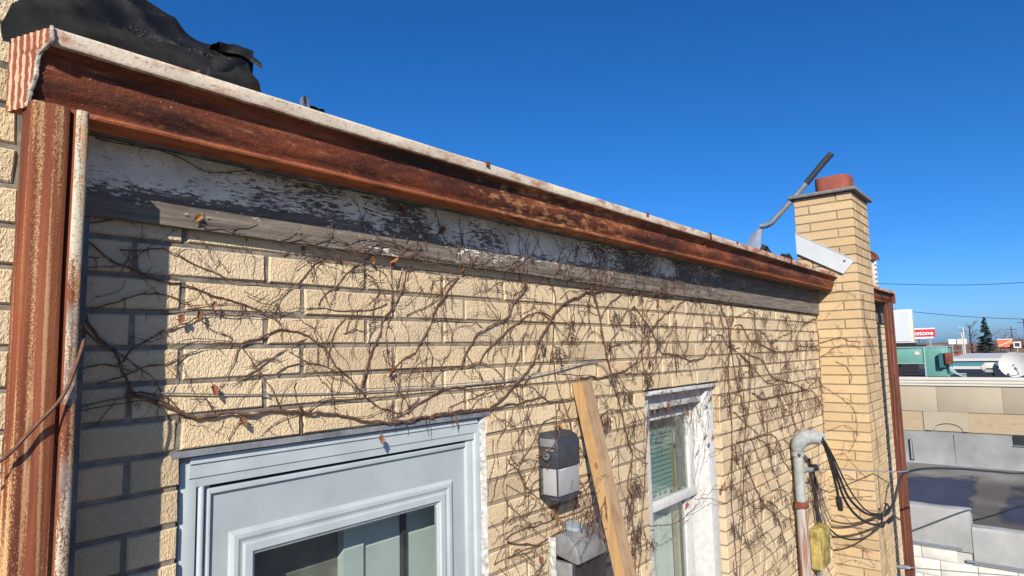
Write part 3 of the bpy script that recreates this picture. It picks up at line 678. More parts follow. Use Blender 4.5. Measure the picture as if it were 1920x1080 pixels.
# scraps along the eave
sc = thing('roofing_scrap', (.40, -.1, .335), 'small curled black roofing scrap standing on the gutter lip', 'scrap')
rows = []
for i in range(12):
    a = math.radians(200*i/11-10); rows.append([(.375+.040*math.cos(a)+.006*j, -.105+.022*j+.003*math.sin(i), .346+.032*math.sin(a)*(1-.15*j)+.004*math.sin(i*2.1+j)) for j in range(4)])
MB().grid(rows).build('scrap_curl', M_MEMB, sc, smooth=True); MB().box(.395, .435, -.112, -.06, .333, .356).build('scrap_base', M_MEMB, sc, bevel=.006)
mc = thing('metal_clip', (.34, -.11, .335), 'thin grey metal strip curling up from the gutter beside the black scrap', 'clip')
pts = [(.330, .333), (.342, .340), (.345, .36), (.342, .380), (.334, .391), (.326, .389)]
MB().grid([[(x, -.12, z) for x, z in pts], [(x+.004, -.098, z-.002) for x, z in pts], [(x+.006, -.098, z-.001) for x, z in pts], [(x+.002, -.12, z+.001) for x, z in pts]], True).build('strip', M_ALU, mc, smooth=60)
for k, (x, y, z, s, lb) in enumerate([(4.05, -.03, .37, .05, 'small black tar lump on the roof edge near the chimney'), (4.66, .02, .385, .06, 'torn black tar flashing at the foot of the white panel')]):
    t_ = MB(); rows = []
    for i in range(9):
        th = math.pi*i/8; rows.append([(x+s*1.7*math.sin(th)*math.cos(a)*(1+.9*mnoise.noise(Vector((i*1.3, math.sin(a)*2, k*5)))), y+s*math.sin(th)*math.sin(a), z+s*math.cos(th)*(1+1.3*mnoise.noise(Vector((math.cos(a)*2.5, math.sin(a)*2.5+i*.3, 9+k))))) for a in [2*math.pi*j/12 for j in range(12)]])
    t_.grid(rows, True); tag(t_.build('tar_lump', M_SOOT), lb, 'tar')

# ---------------------------------------------------------------- chimney's neighbours
fp = thing('flashing_panel', (5.35, -.1, .45), 'white metal flashing panel leaning askew against the chimney side', 'flashing')
qy = [(.122, .726), (-.333, .436), (-.237, .329), (.121, .544)]
MB().prism(qy, lambda y, z: (5.350-.02*(z-.33), y, z), lambda y, z: (5.3525-.02*(z-.33), y, z)).build('panel', M_PANEL, fp)
ed = [(qy[i][0], qy[i][1]) for i in (0, 1)]
MB().tube([(5.349-.02*(z-.33), y, z) for y, z in ed], .0035, 6).build('hemmed_edge', M_PANEL, fp)
MB().tube([(5.342, -.255, .437), (5.352, -.255, .437)], .008, 10).build('nail_head', M_BRONZE, fp)
bp_ = thing('bent_pipe', (6.2, .6, .4), 'bent grey metal pipe with flattened foot leaning up behind the chimney', 'pipe')
pp = [(6.200, 0.697, 0.994), (6.200, 0.642, 0.991), (6.200, 0.586, 1.011), (6.200, 0.529, 1.065), (6.200, 0.439, 1.145), (6.200, 0.311, 1.268), (6.200, 0.174, 1.408), (6.200, 0.051, 1.535), (6.200, -0.037, 1.619)]
cm_ = catmull(pp, .03); pip = MB().tube(cm_, .029, 12, cap=False); pip.tube(list(reversed(cm_)), .025, 12, cap=False); pip.build('conduit', M_ALU, bp_, smooth=True)
MB().tube(cm_[int(len(cm_)*.62):], .0305, 12, cap=False).build('dark_sleeve', M_BRONZE, bp_, smooth=True)
bl = []
for c, w in [((6.200, 0.797, 0.716), 0.085), ((6.200, 0.787, 0.789), 0.08), ((6.200, 0.771, 0.867), 0.07), ((6.200, 0.739, 0.937), 0.055), ((6.200, 0.698, 0.977), 0.04), ((6.200, 0.653, 0.987), 0.03)]:
    c = Vector(c); bl.append([c+Vector((0, w, -.01)), c+Vector((-.012, 0, 0)), c+Vector((0, -w, .01)), c+Vector((.014, -w, .01)), c+Vector((.004, 0, 0)), c+Vector((.014, w, -.01))])
MB().grid(bl, True).build('flattened_foot', M_ALU, bp_, smooth=True)
rv = thing('roof_vent', (8.05, .05, .4), 'rusty hooded roof vent on a pale post behind the chimney', 'vent')
rows = []
for i in range(9):
    a = math.radians(180*i/8); rows.append([(7.93+.0, .05-.10*math.cos(a), .735+.12*math.sin(a)), (8.15, .05-.10*math.cos(a), .735+.12*math.sin(a)), (8.15, .05-.09*math.cos(a), .735+.108*math.sin(a)), (7.93, .05-.09*math.cos(a), .735+.108*math.sin(a))])
hood = MB().grid(rows, True); hood.q([(7.935, .05-.10*math.cos(math.radians(180*i/8)), .735+.12*math.sin(math.radians(180*i/8))) for i in range(9)]); hood.build('hood', M_TAR2, rv, smooth=40)
MB().box(7.99, 8.05, -.03, .03, .40, .74).build('post', M_WHITE, rv, bevel=.004); MB().box(8.055, 8.14, .02, .15, .40, .735).build('duct', M_SOOT, rv)
for k in range(5): MB().box(7.982, 7.99, -.034, -.02, .44+.055*k, .452+.055*k).build('nail', M_BRONZE, rv)

# ---------------------------------------------------------------- wall lamps, leaning board
lamp = thing('wall_lamp', (1.46, 0, -.69), 'dark wall-pack lamp with a ribbed clear lens under its round sensor', 'lamp')
lx0, lx1, lzt, lzm, lzb, ld = 1.398, 1.548, -.567, -.695, -.805, .088
def lp(zs, y0=0.): return None
body = [(0, lzt), (-ld*.55, lzt-.002), (-ld*.85, lzt-.014), (-ld, lzt-.038), (-ld, lzm), (0, lzm)]
MB().prism(body, lambda y, z: (lx0, y, z), lambda y, z: (lx1, y, z)).build('housing', M_BRONZE, lamp, bevel=.005)
MB().box(lx0+.003, lx1-.003, -ld+.003, -.012, lzb+.008, lzm-.001).build('lens', M_LENS, lamp, bevel=.006)
fr = MB().box(lx0-.002, lx1+.002, -ld-.002, 0, lzb-.004, lzb+.007).box(lx0-.002, lx0+.003, -.014, 0, lzb+.007, lzm).box(lx0-.0015, lx0+.0025, -ld-.001, -ld+.006, lzb+.007, lzm); fr.build('lens_frame', M_BRONZE, lamp, bevel=.0015)
MB().box(lx0-.004, lx0-.0005, -.078, -.012, lzt-.05, lzt-.02).build('side_recess_cover', M_GREYP, lamp, bevel=.0015)
MB().box(lx0-.005, lx0-.0005, -.074, -.04, lzt-.064, lzt-.058).build('side_clip', M_ALU, lamp)
MB().tube([(lx0+.002, -.046, -.648), (lx0-.010, -.046, -.648)], .019, 22).build('sensor', M_BRONZE, lamp, smooth=40)
MB().tube([(lx0-.010, -.046, -.648), (lx0-.014, -.046, -.648)], .013, 22).build('sensor_knob', M_GREYP, lamp, smooth=40)
MB().box(lx0-.0155, lx0-.014, -.055, -.037, -.6495, -.6465).box(lx0-.0155, lx0-.014, -.0475, -.0445, -.657, -.639).build('sensor_slot', M_BLACK, lamp)
fx = thing('flood_fixture', (1.55, 0, -1.0), 'weathered grey hooded light fixture wrapped in vines below the dark lamp', 'lamp')
MB().box(1.44, 1.447, -.035, 0, -1.25, -.955).build('back_plate', M_CAULK, fx, bevel=.002)
hd = [(-.02, -.952), (-.05, -.938), (-.09, -.945), (-.125, -.985), (-.135, -1.035), (-.125, -1.04), (-.03, -1.02)]
MB().prism(hd, lambda y, z: (1.448, y, z), lambda y, z: (1.685, y*.95, z-.004)).build('hood', M_GREYP, fx, bevel=.006)
MB().box(1.455, 1.675, -.11, -.012, -1.20, -1.042).build('lamp_body', M_BLACK, fx, bevel=.006)
MB().tube([(1.545, -.048, -.945), (1.545, -.053, -.926)], .034, 20).build('sensor_cap', simple('faded_blue_cap', (.24, .28, .33), .5), fx, smooth=40)
MB().box(1.447, 1.47, -.1, -.02, -1.25, -1.0405).build('cheek', M_GREYP, fx, bevel=.003)
bd = thing('wooden_board', (1.66, -.5, DECK), 'new yellow timber stud leaning against the wall beside the lamps', 'board')
t0 = Vector((1.628, -.004, -.398)); t1 = Vector((1.634, -.498, DECK+.02)); dr = (t1-t0).normalized(); nrm = Vector((1, 0, 0)).cross(dr).normalized()
if nrm.y > 0: nrm = -nrm
sect = [(0, .0), (.077, 0), (.077, .047), (0, .047)]
stud_ = MB().prism(sect, lambda a, b: t0+Vector((a, 0, 0))+nrm*b, lambda a, b: t1+Vector((a, 0, 0))+nrm*b); stud_.m = [0, 0, 1, 0, 0, 0]; stud_.build('stud', [M_LUMBER, M_LUMB2], bd)
kn = t0+dr*.33+nrm*.03
rows = []
for rr_, dd in ((.001, .0014), (.006, .0012), (.010, .0006)): rows.append([kn+Vector((-.0006-dd*.6, 0, 0))+nrm*(rr_*.8*math.cos(a))+dr*(rr_*1.3*math.sin(a)) for a in [2*math.pi*k/14 for k in range(14)]])
kb = MB().grid(rows, True); kb.build('knot', m_wood('knot_wood', (.20, .085, .03), (.27, .12, .045), (.33, .16, .06)), bd)

# ---------------------------------------------------------------- service mast, cables, box
mast = thing('service_mast', (4.38, -.055, DECK), 'grey service mast with curved weatherhead and rust-streaked lower pipe', 'mast')
mx, my = 4.385, -.055
MB().tube([(mx, my, -1.395), (mx, my, -1.02)], .035, 18).build('upper_pipe', M_MASTP, mast, smooth=50)
MB().tube([(mx-.002, my, GND), (mx-.002, my, -1.41)], .038, 18).build('lower_pipe', M_MASTR, mast, smooth=50)
MB().tube([(mx, my, -1.425), (mx, my, -1.42), (mx, my, -1.385), (mx, my, -1.38)], [.043, .049, .049, .043], 18).build('coupling', M_TAR2, mast, smooth=50)
MB().box(mx-.058, mx-.043, my-.012, my+.03, -1.42, -1.385).build('coupling_lug', M_TAR2, mast, bevel=.003)
wh = [(4.385, -.055, -1.03), (4.387, -.060, -.985), (4.396, -.082, -.948), (4.411, -.112, -.930), (4.432, -.152, -.925), (4.454, -.196, -.940)]
MB().tube(catmull(wh, .012), [.037+.018*math.sin(min(1, i/len(catmull(wh, .012)))**.8*math.pi) for i in range(len(catmull(wh, .012)))], 18).build('weatherhead', M_GALV, mast, smooth=50)
MB().tube(catmull([(4.414, -.125, -.892), (4.437, -.168, -.890), (4.462, -.212, -.912), (4.470, -.226, -.940)], .01), .014, 8).build('head_lip', M_GALV, mast, smooth=True)
MB().tube([(4.385, -.055, -1.06), (4.385, -.055, -1.03)], .044, 18).build('head_collar', M_GALV, mast, smooth=50)
for s in (-1, 1): MB().tube([(4.385+s*.04, -.072, -1.045), (4.385+s*.048, -.085, -1.045)], .009, 8).build('collar_screw', M_TAR2, mast)
MB().tube([(4.38, -.09, -1.155), (4.47, -.135, -1.16)], .016, 10).build('wire_bracket', M_ALU, mast, smooth=True)
MB().tube([(4.455, -.125, -1.15), (4.49, -.145, -1.15)], [.026, .026], 12).build('bracket_insulator', M_BLACK, mast, smooth=True)
def cable(name, pts, r, label, cat='cable', mat=None, extra=None, group=None, sides=8):
    t = thing(name, pts[0], label, cat, group); MB().tube(catmull(pts, .015), r, sides).build('sheath', mat or M_BLACK, t, smooth=True)
    if extra:
        for nm, a, b, rr2, m2 in extra: MB().tube([a, tuple((Vector(a)+Vector(b))/2), b], [rr2*.8, rr2, rr2*.75], 9).build(nm, m2, t, smooth=True)
    return t
cable('service_cable', [(4.455, -.19, -.935), (4.55, -.19, -.955), (4.66, -.20, -1.06), (4.78, -.225, -1.25), (4.90, -.25, -1.42), (5.05, -.30, -1.545), (5.22, -.345, -1.61), (5.40, -.392, -1.635)], .0095, 'black service cable looping from the weatherhead to the upper splice', extra=[('splice', (5.39, -.39, -1.634), (5.50, -.41, -1.615), .021, M_BLACK)])
cable('service_cable', [(4.45, -.20, -.945), (4.53, -.20, -.97), (4.63, -.21, -1.09), (4.73, -.225, -1.27), (4.83, -.245, -1.44), (4.98, -.29, -1.58), (5.20, -.345, -1.675), (5.45, -.405, -1.70)], .0095, 'black service cable looping lowest from the weatherhead to the lower splice', extra=[('splice', (5.44, -.403, -1.70), (5.56, -.425, -1.685), .02, M_BLACK)])
cable('service_cable', [(4.45, -.195, -.95), (4.56, -.195, -1.0), (4.67, -.205, -1.18), (4.74, -.215, -1.36), (4.765, -.215, -1.46)], .010, 'short black cable tail hanging below the weatherhead with a taped end', extra=[('taped_end', (4.755, -.215, -1.40), (4.785, -.217, -1.50), .024, M_BLACK)])
cable('service_cable', [(5.49, -.41, -1.62), (5.58, -.435, -1.56), (5.66, -.455, -1.46), (5.73, -.474, -1.385), (5.85, -.505, -1.36), (6.2, -.60, -1.375), (6.87, -.78, -1.463), (7.6, -.98, -1.58), (8.43, -1.202, -1.705), (10.5, -1.75, -1.95), (16, -3.2, -2.0), (30, -7.0, .2)], .011, 'black overhead cable rising from the splices and running off to the right')
cable('service_cable', [(4.455, -.20, -.94), (4.60, -.195, -.985), (4.74, -.215, -1.13), (4.86, -.245, -1.30), (5.0, -.285, -1.46), (5.16, -.33, -1.575), (5.38, -.388, -1.628)], .006, 'thinnest black cable looping beside the service cables')
cable('service_cable', [(4.99, -.07, -1.70), (5.08, -.14, -1.78), (5.20, -.25, -1.80), (5.30, -.36, -1.72), (5.34, -.40, -1.60), (5.42, -.41, -1.55), (5.50, -.415, -1.615)], .007, 'black cable looping from the yellow box up in front of the chimney')
dwp = [(4.48, -.14, -1.158), (5.0, -.277, -1.236), (5.745, -.478, -1.342), (6.2, -.601, -1.37), (6.87, -.782, -1.46), (8.43, -1.205, -1.70)]
cable('messenger_wire', dwp+[(10.5, -1.76, -1.94), (16, -3.21, -1.985), (30, -7.0, .23)], .0045, 'thin bare messenger wire stretched from the mast bracket past the chimney', 'wire', M_ALU)
yb_ = thing('junction_box', (4.84, 0, -1.8), 'yellowed plastic junction box on the wall in the corner by the chimney', 'box')
MB().box(4.71, 4.955, -.08, -.001, -1.95, -1.655).build('box_body', M_YELLOW, yb_, bevel=.01); MB().box(4.718, 4.947, -.09, -.0805, -1.83, -1.668).build('box_lid', M_YELLOW, yb_, bevel=.006)
MB().tube([(4.80, -.04, -1.97), (4.80, -.03, -2.5)], .014, 10).build('box_conduit', M_GREYP, yb_, smooth=True)
MB().tube([(4.9, -.03, -1.633), (4.9, -.022, -1.45), (4.88, -.02, -1.2)], .008, 8).build('box_cable', M_BLACK, yb_, smooth=True)
MB().tube([(4.86, -.03, -1.633), (4.83, -.022, -1.4), (4.78, -.02, -1.14)], .009, 8).build('box_cable', M_BLACK, yb_, smooth=True)
cl = thing('guy_wire', (7.2, -.2, -2.2), 'steel guy wire with a turnbuckle running right from the far downspout', 'wire')
gA, gB = Vector((7.600, -0.103, -2.677)), Vector((9.300, -1.100, -3.051))
MB().tube([gA, gB], .006, 8).build('cable', M_GREYP, cl, smooth=True); dG = (gB-gA).normalized(); MB().tube([gA-dG*.1, gA+dG*.02, gA+dG*.1, gA+dG*.13], [.012, .022, .022, .01], 10).build('turnbuckle', M_ALU, cl, smooth=True)
MB().tube([gA-dG*.35, gA-dG*.1], .008, 8).build('eye_rod', M_ALU, cl, smooth=True)

# ---------------------------------------------------------------- neighbouring roofs to the right
NX = 9.6
M_TPO = simple('pale_grey_roof_membrane', (.215, .22, .22), .7, .25, 0, .2, 2.5, .004, 9); M_BLOCK = simple('white_block_paint', (.56, .55, .50), .75, .25, 0, .14, 9, .0015, 70)
nb = thing('neighbour_building', (12.5, 0, GND), 'white block building with a pale grey membrane roof and blue puddles', 'building')
nw = MB().box(NX+.006, NX+.2, -6, 4, GND, -2.9).build('wall', simple('dirty_block_joint', (.42, .41, .38), .95), nb)
bi = {}
for r in range(12):
    z1 = -2.905-.205*r
    for k in range(26):
        y0 = -6+.4*k+(.2 if r % 2 else 0)
        if y0+.39 > 4: continue
        top = -2.9 if y0+.2 > -.59 else -3.05
        v = RND.randrange(3)
        if v not in bi: bi[v] = MB().box(0, .05, -.193, .193, -.097, .097).build('block', M_BLOCK, nw, bevel=.006).data; bpy.data.objects.remove([o for o in nw.children if o.name.startswith('block')][0])
        if z1 > top-.0: continue
        if not (-2.4 < y0 < 1.6 and z1 > -4.0): continue
        o = bpy.data.objects.new('block', bi[v]); link(o, nw); o.location = (NX-RND.uniform(0, .003), y0+.195, z1-.1)
M_TPO2 = simple('near_pale_membrane', (.30, .305, .30), .7, .25, 0, .2, 3, .004, 9)
def soft_parapet(y0, y1, zt_, zb, nm):
    mb = MB(); rows = []; n = 30
    for i in range(n+1):
        y = y0+(y1-y0)*i/n; w = .008*mnoise.noise(Vector((y*3, 1, 0))); v = .01*mnoise.noise(Vector((y*2, 5, 0)))
        rows.append([(NX-.018, y, zb+v*.5), (NX-.02+w, y, (zt_+zb)/2), (NX-.014, y, zt_-.025), (NX+.02, y, zt_+v), (NX+.24, y, zt_+v-.01), (NX+.27, y, zt_-.04), (NX+.30, y, -2.80)])
    mb.grid(rows); mb.q(rows[0]); mb.q(list(reversed(rows[-1]))); return mb.build(nm, M_TPO2, nb, smooth=40)
soft_parapet(-.575, 4, -2.425, -2.945, 'parapet_wrap'); soft_parapet(-6, -.582, -2.632, -3.085, 'parapet_wrap')
M_BAR = simple('termination_bar_aluminium', (.30, .34, .40), .4, .4, .5)
MB().box(NX-.030, NX-.0195, -.47, 4, -2.925, -2.895).build('termination_bar', M_BAR, nb); MB().box(NX-.030, NX-.0195, -6, -.50, -3.065, -3.035).build('termination_bar', M_BAR, nb)
def m_nroof():
    t = NT('soiled_pale_roof', .8, .3); X, Y, Z = t.sep(); n1 = t.noise(1.1, 5, .6, (.6, 1, 1)); n2 = t.noise(.6, 3, .5, (1, .6, 1), 0, (2, 2, 0))
    c = t.mix(t.mr(n1, .4, .62), (.20, .205, .205), (.14, .13, .12)); c = t.mix(t.mr(t.m('ADD', n2, t.m('MULTIPLY', t.mr(X, 14.8, 13.4), .35)), .55, .72), c, (.085, .078, .07)); t.col(c); return t.mat
MB().q([(NX+.1, -6, -2.79), (15.45, -6, -2.79), (15.45, 4, -2.79), (NX+.1, 4, -2.79)]).build('flat_roof', m_nroof(), nb)
pud = NT('blue_pond_tint', .45, .12); pud.col(pud.mix(pud.mr(pud.noise(1.2, 4, .6, (.35, 1.6, 1)), .35, .7), (.016, .028, .075), (.032, .046, .09)))  # blue put into the puddle's base colour, gloss kept low
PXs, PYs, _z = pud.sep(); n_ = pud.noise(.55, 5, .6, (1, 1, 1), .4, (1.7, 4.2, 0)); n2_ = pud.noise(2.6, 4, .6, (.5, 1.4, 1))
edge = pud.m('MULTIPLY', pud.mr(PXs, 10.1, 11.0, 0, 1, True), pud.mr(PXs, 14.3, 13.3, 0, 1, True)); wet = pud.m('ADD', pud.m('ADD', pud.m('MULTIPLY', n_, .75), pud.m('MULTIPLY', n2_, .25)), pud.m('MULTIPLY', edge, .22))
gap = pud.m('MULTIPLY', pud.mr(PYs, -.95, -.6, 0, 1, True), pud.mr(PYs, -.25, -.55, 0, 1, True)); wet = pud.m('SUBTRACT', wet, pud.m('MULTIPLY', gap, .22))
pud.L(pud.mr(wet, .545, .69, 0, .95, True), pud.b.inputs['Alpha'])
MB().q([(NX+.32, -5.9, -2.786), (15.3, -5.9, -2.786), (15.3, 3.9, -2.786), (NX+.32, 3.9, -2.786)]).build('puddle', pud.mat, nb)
# tan building beyond it
tb = thing('tan_building', (20, 0, GND), 'tan panelled building with cream coping and a black roof behind the puddles', 'building')
M_TAN = simple('tan_stucco', (.32, .275, .205), .85, .2, 0, .05, 3, .001, 60); M_CREAM = simple('cream_coping_metal', (.50, .475, .41), .5, .35, 0, .06, 5)
X2 = 15.4
MB().box(X2+.06, 27.5, -9, 6, GND, -1.30).build('wall', M_TAN, tb)
for y0, y1 in ((-9, -4), (-3.996, -.765), (-.761, .33), (.334, 2.1), (2.104, 6)): MB().box(X2+.02, X2+.0595, y0, y1, -1.712, -1.176).build('fascia_panel', M_TAN, tb, bevel=.001)
MB().box(X2+.035, X2+.0595, .60, 6, -2.125, -1.722).build('plywood_panel', M_PLY, tb); MB().box(X2+.035, X2+.0595, -9, -.178, -2.11, -1.722).build('plywood_panel', M_PLY, tb)
ar = [(.598, -1.714), (.598, -2.10), (.44, -2.102)]+[(.185+.255*math.cos(math.radians(180*k/16)), -2.10+.155*math.sin(math.radians(180*k/16))) for k in range(17)]+[(-.176, -2.10), (-.176, -1.714)]
MB().prism(ar, lambda y, z: (X2+.015, y, z), lambda y, z: (X2+.055, y, z)).build('stucco_panel', M_TAN, tb)
MB().prism([(.185+.24*math.cos(math.radians(180*k/16)), -2.105+.14*math.sin(math.radians(180*k/16))) for k in range(17)], lambda y, z: (X2+.030, y, z), lambda y, z: (X2+.0555, y, z)).build('arch_infill', M_TAN, tb)
MB().box(X2-.03, X2+.0, -9, 6, -1.062, -1.0).box(X2-.02, X2+.01, -9, 6, -1.125, -1.070).box(X2-.01, X2+.06, -9, 6, -1.1755, -1.133).box(X2+.0, X2+.3, -9, 6, -1.06, -1.004).build('coping', M_CREAM, tb, bevel=.004)
MB().box(X2+.06, X2+.3, -9, 6, -1.29, -1.065).build('parapet', M_CREAM, tb)
bs = MB(); rows = []
for i in range(61):
    y = -9+15*i/60; w = .01*mnoise.noise(Vector((y*2.5, 0, 7))); rows.append([(X2-.03, y, -2.79), (X2-.005+w, y, -2.74), (X2+.0, y, -2.45), (X2+.01+w*.5, y, -2.14), (X2+.06, y, -2.13)])
bs.grid(rows); bs.build('wall_flashing', M_TPO, tb, smooth=40)
for y in (.84, .80): MB().box(X2-.06, X2-.02, y, y+.03, -2.72, -2.28).build('flashing_rib', M_TPO, tb, bevel=.005)
for y in (.08, -1.05, 1.5): MB().box(X2-.012, X2-.004, y, y+.012, -2.74, -2.16).build('flashing_seam', M_TPO, tb)
MB().box(X2-.02, X2+.0, -1.35, -.872, -2.31, -2.12).build('scupper', M_DARK, tb); MB().box(X2-.03, X2-.018, -1.35, -.86, -2.322, -2.308).build('scupper_sill', M_BAR, tb)
MB().q([(X2+.3, -9, -1.26), (27.5, -9, -1.26), (27.5, 6, -1.26), (X2+.3, 6, -1.26)]).build('black_roof', simple('black_felt_roof', (.022, .022, .024), .8, .25, 0, .4, 2), tb)
# plant on that roof
TEAL = simple('teal_unit_enamel', (.105, .255, .22), .5, .35, 0, .12, 4); TEALD = simple('teal_unit_edge', (.24, .38, .355), .5, .35)
ac = thing('rooftop_air_conditioner', (19.9, 1.1, -1.26), 'teal rooftop air conditioner with a rusty brown electrical box', 'air conditioner')
MB().box(19.5, 20.6, .49, .98, -1.17, -.405).build('cabinet', TEAL, ac, bevel=.01); MB().box(19.52, 20.6, .985, 2.4, -.82, -.405).build('duct_section', TEAL, ac, bevel=.01)
MB().box(19.49, 19.515, .97, 1.0, -1.17, -.40).box(19.49, 19.515, .47, .50, -1.17, -.40).box(19.488, 20.62, .46, 2.42, -.404, -.385).box(19.49, 19.515, 1.0, 2.4, -.835, -.818).build('edge_trim', TEALD, ac)
MB().box(19.6, 19.66, 1.55, 1.61, -1.25, -.84).box(19.6, 19.66, 2.2, 2.26, -1.25, -.84).build('leg', M_BLACK, ac); MB().box(19.505, 19.519, 1.1, 1.21, -.60, -.51).build('name_plate', M_CREAM, ac)
MB().box(19.30, 19.46, .36, .52, -.84, -.55).build('electrical_box', M_TAR2, ac, bevel=.006); MB().box(19.36, 19.44, .525, .66, -.93, -.56).build('bracket', simple('dark_teal_bracket', (.03, .10, .10), .6), ac)
for k in range(3): MB().tube(catmull([(19.42, .45, -.86), (19.4, .42-.03*k, -1.0), (19.4, .35-.06*k, -1.08-.03*k), (19.4, .1, -1.09-.04*k)], .03), .012, 7).build('conduit', TEALD, ac, smooth=True)
MB().box(19.3, 20.8, .9, 2.6, -1.25, -1.19).build('curb', M_TAR2, ac)
sg = thing('blank_sign_cabinet', (24, 2.3, -.4), 'blank white sign cabinet in a cream frame above the teal unit', 'sign')
MB().box(24.0, 24.3, 1.80, 3.4, -.28, .84).build('frame', M_CREAM, sg, bevel=.02); MB().box(23.985, 23.998, 1.90, 3.3, -.22, .78).build('face', simple('white_sign_face', (.48, .50, .52), .4, .3, 0, .04, 2), sg); MB().box(24.05, 24.25, 1.75, 3.3, -1.25, -.285).build('base', M_BLACK, sg)
dh = thing('satellite_dish', (19.7, -.85, -1.26), 'white satellite dish on the black roof near the coping', 'satellite dish')
dc = Vector((19.55, -.86, -.875)); ax = Vector((-1, -.12, .12)).normalized(); u_ = ax.orthogonal().normalized(); v_ = ax.cross(u_); rows = []
for i in range(9):
    r = .31*i/8; rows.append([dc+ax*(.10*(r/.31)**2)+(u_*math.cos(a)+v_*math.sin(a))*max(r, .001) for a in [2*math.pi*k/32 for k in range(32)]])
for i in range(8, -1, -1):
    r = .31*i/8; rows.append([dc+ax*(.10*(r/.31)**2-.012)+(u_*math.cos(a)+v_*math.sin(a))*max(r, .001) for a in [2*math.pi*k/32 for k in range(32)]])
MB().grid(rows, True).build('reflector', simple('dish_grey_white', (.42, .42, .41), .5, .3, 0, .05, 6), dh, smooth=50)
MB().tube([dc+Vector((.02, -.1, -.28)), dc+Vector((-.38, -.05, -.10))], .010, 8).build('feed_arm', M_GALV, dh); MB().tube([dc+Vector((-.38, -.05, -.10)), dc+Vector((-.30, -.03, -.07))], .03, 10).build('feed_horn', M_GREYP, dh); MB().tube([dc+Vector((.05, 0, -.02)), (19.7, -.85, -1.26)], .03, 10).build('mount', M_GALV, dh); MB().tube([dc+ax*.006-ax.orthogonal()*.0, dc+ax*.02], .03, 16).build('hub', M_GALV, dh)
fan = thing('roof_fan_hood', (19.8, -.37, -1.26), 'grey six-sided exhaust fan hood beside the satellite dish', 'vent')
hx = [(-.20, 0), (-.09, .125), (.09, .125), (.20, 0), (.09, -.125), (-.09, -.125)]
MB().prism(hx, lambda a, b: (19.6, -.37+a, -.945+b), lambda a, b: (20.0, -.37+a, -.945+b)).build('hood', M_CREAM, fan, bevel=.01); MB().box(19.57, 19.599, -.47, -.31, -.975, -.955).build('slot', M_BLACK, fan); MB().box(19.62, 19.9, -.45, -.29, -1.255, -1.072).build('neck', M_BLACK, fan); MB().box(19.585, 19.599, -.47, -.27, -1.06, -.98).build('louvre', M_GALV, fan)
# canopy building and the far side of the road
cb = thing('canopy_building', (48, 2, GND), 'low building with white and blue striped canopy edge beyond the black roof', 'building')
MB().box(46, 62, -9, 3.1, GND, -1.8).build('wall', M_TPO, cb); MB().box(45, 64, -10, 3.3, -1.42, -1.27).build('canopy_edge', M_WHITE, cb); MB().box(45.1, 64, -10, 3.25, -1.72, -1.425).build('blue_band', simple('teal_blue_band', (.06, .17, .21), .5), cb); MB().box(45, 64, -10, 3.3, -1.90, -1.725).build('lower_edge', M_WHITE, cb)
M_RED = simple('red_sign_face', (.50, .025, .035), .5, .3, 0, .08, .5); M_SW = simple('white_sign_letters', (.80, .78, .76), .5)
ts = thing('tyre_shop_sign', (200, 24, GND), 'red sign with white lettering on posts beyond the roofs', 'sign')
MB().box(200, 200.6, 20.55, 28.2, 1.15, 3.15).build('panel', M_RED, ts); MB().box(199.9, 200.6, 20.55, 28.3, 3.155, 3.45).box(199.9, 200.6, 21, 28.3, .72, 1.1).build('border', M_SW, ts)
me = text_mesh('Firestone', 1.62, .05); me.materials.clear(); me.materials.append(M_SW); o = bpy.data.objects.new('lettering', me); link(o, ts)
o.matrix_basis = Matrix(((0, 0, -1, 199.9), (-6.35/max(v.co.x for v in me.vertices)/2, 0, 0, 24.1), (0, 1.0, 0, 2.12), (0, 0, 0, 1)))
for y in (21.6, 25): MB().box(200.2, 200.5, y, y+.3, GND, .75).build('post', M_GALV, ts)
MB().box(203, 212, 19.5, 34, GND, -1.0).build('shop_wall', M_CONC, ts)
for y in (21, 23.5, 26): MB().box(202.95, 203.01, y, y+1.7, GND+.3, -1.9).build('shop_window', M_DARK, ts)
bb = thing('orange_billboard', (200, 6, GND), 'orange billboard with white slanted lettering beyond the field', 'billboard')
MB().box(200, 200.4, 4.55, 7.55, -1.95, -.1).build('panel', simple('orange_poster', (.62, .15, .07), .6, .2, 0, .3, .6), bb); MB().box(199.95, 200.4, 4.5, 7.6, -.095, .05).build('frame', M_SW, bb)
lt = MB()
for k in range(7):
    y = 7.2-.37*k; z = -1.62+.17*k; lt.tube([(199.9, y+.08, z-.16), (199.9, y-.08, z+.2), (199.9, y-.2, z+.05)], .085, 6)
lt.build('lettering', M_SW, bb)
for y in (5, 7): MB().box(200.1, 200.3, y, y+.2, GND, -1.9).build('post', M_BLACK, bb)
for k, (x, y0, y1, z0, z1, m_, lb) in enumerate([(200, 16.2, 17.7, -.95, .30, M_SW, 'small white roadside sign right of the red sign'), (200, 13.8, 15.9, -1.05, .35, M_CREAM, 'wider pale roadside board near the bare tree'), (199, 3.0, 4.4, -2.15, -.7, M_SW, 'white framed green board right of the orange billboard')]):
    t = thing('roadside_sign', (x, (y0+y1)/2, GND), lb, 'sign'); MB().box(x, x+.3, y0, y1, z0, z1).build('panel', m_, t)
    if k == 2: MB().box(x-.05, x-.01, y0+.2, y1-.2, z0+.25, z1-.25).build('poster', simple('dark_green_poster', (.02, .06, .035), .6), t)
    MB().box(x+.1, x+.25, (y0+y1)/2-.1, (y0+y1)/2+.1, GND, z0).build('post', M_GALV, t)
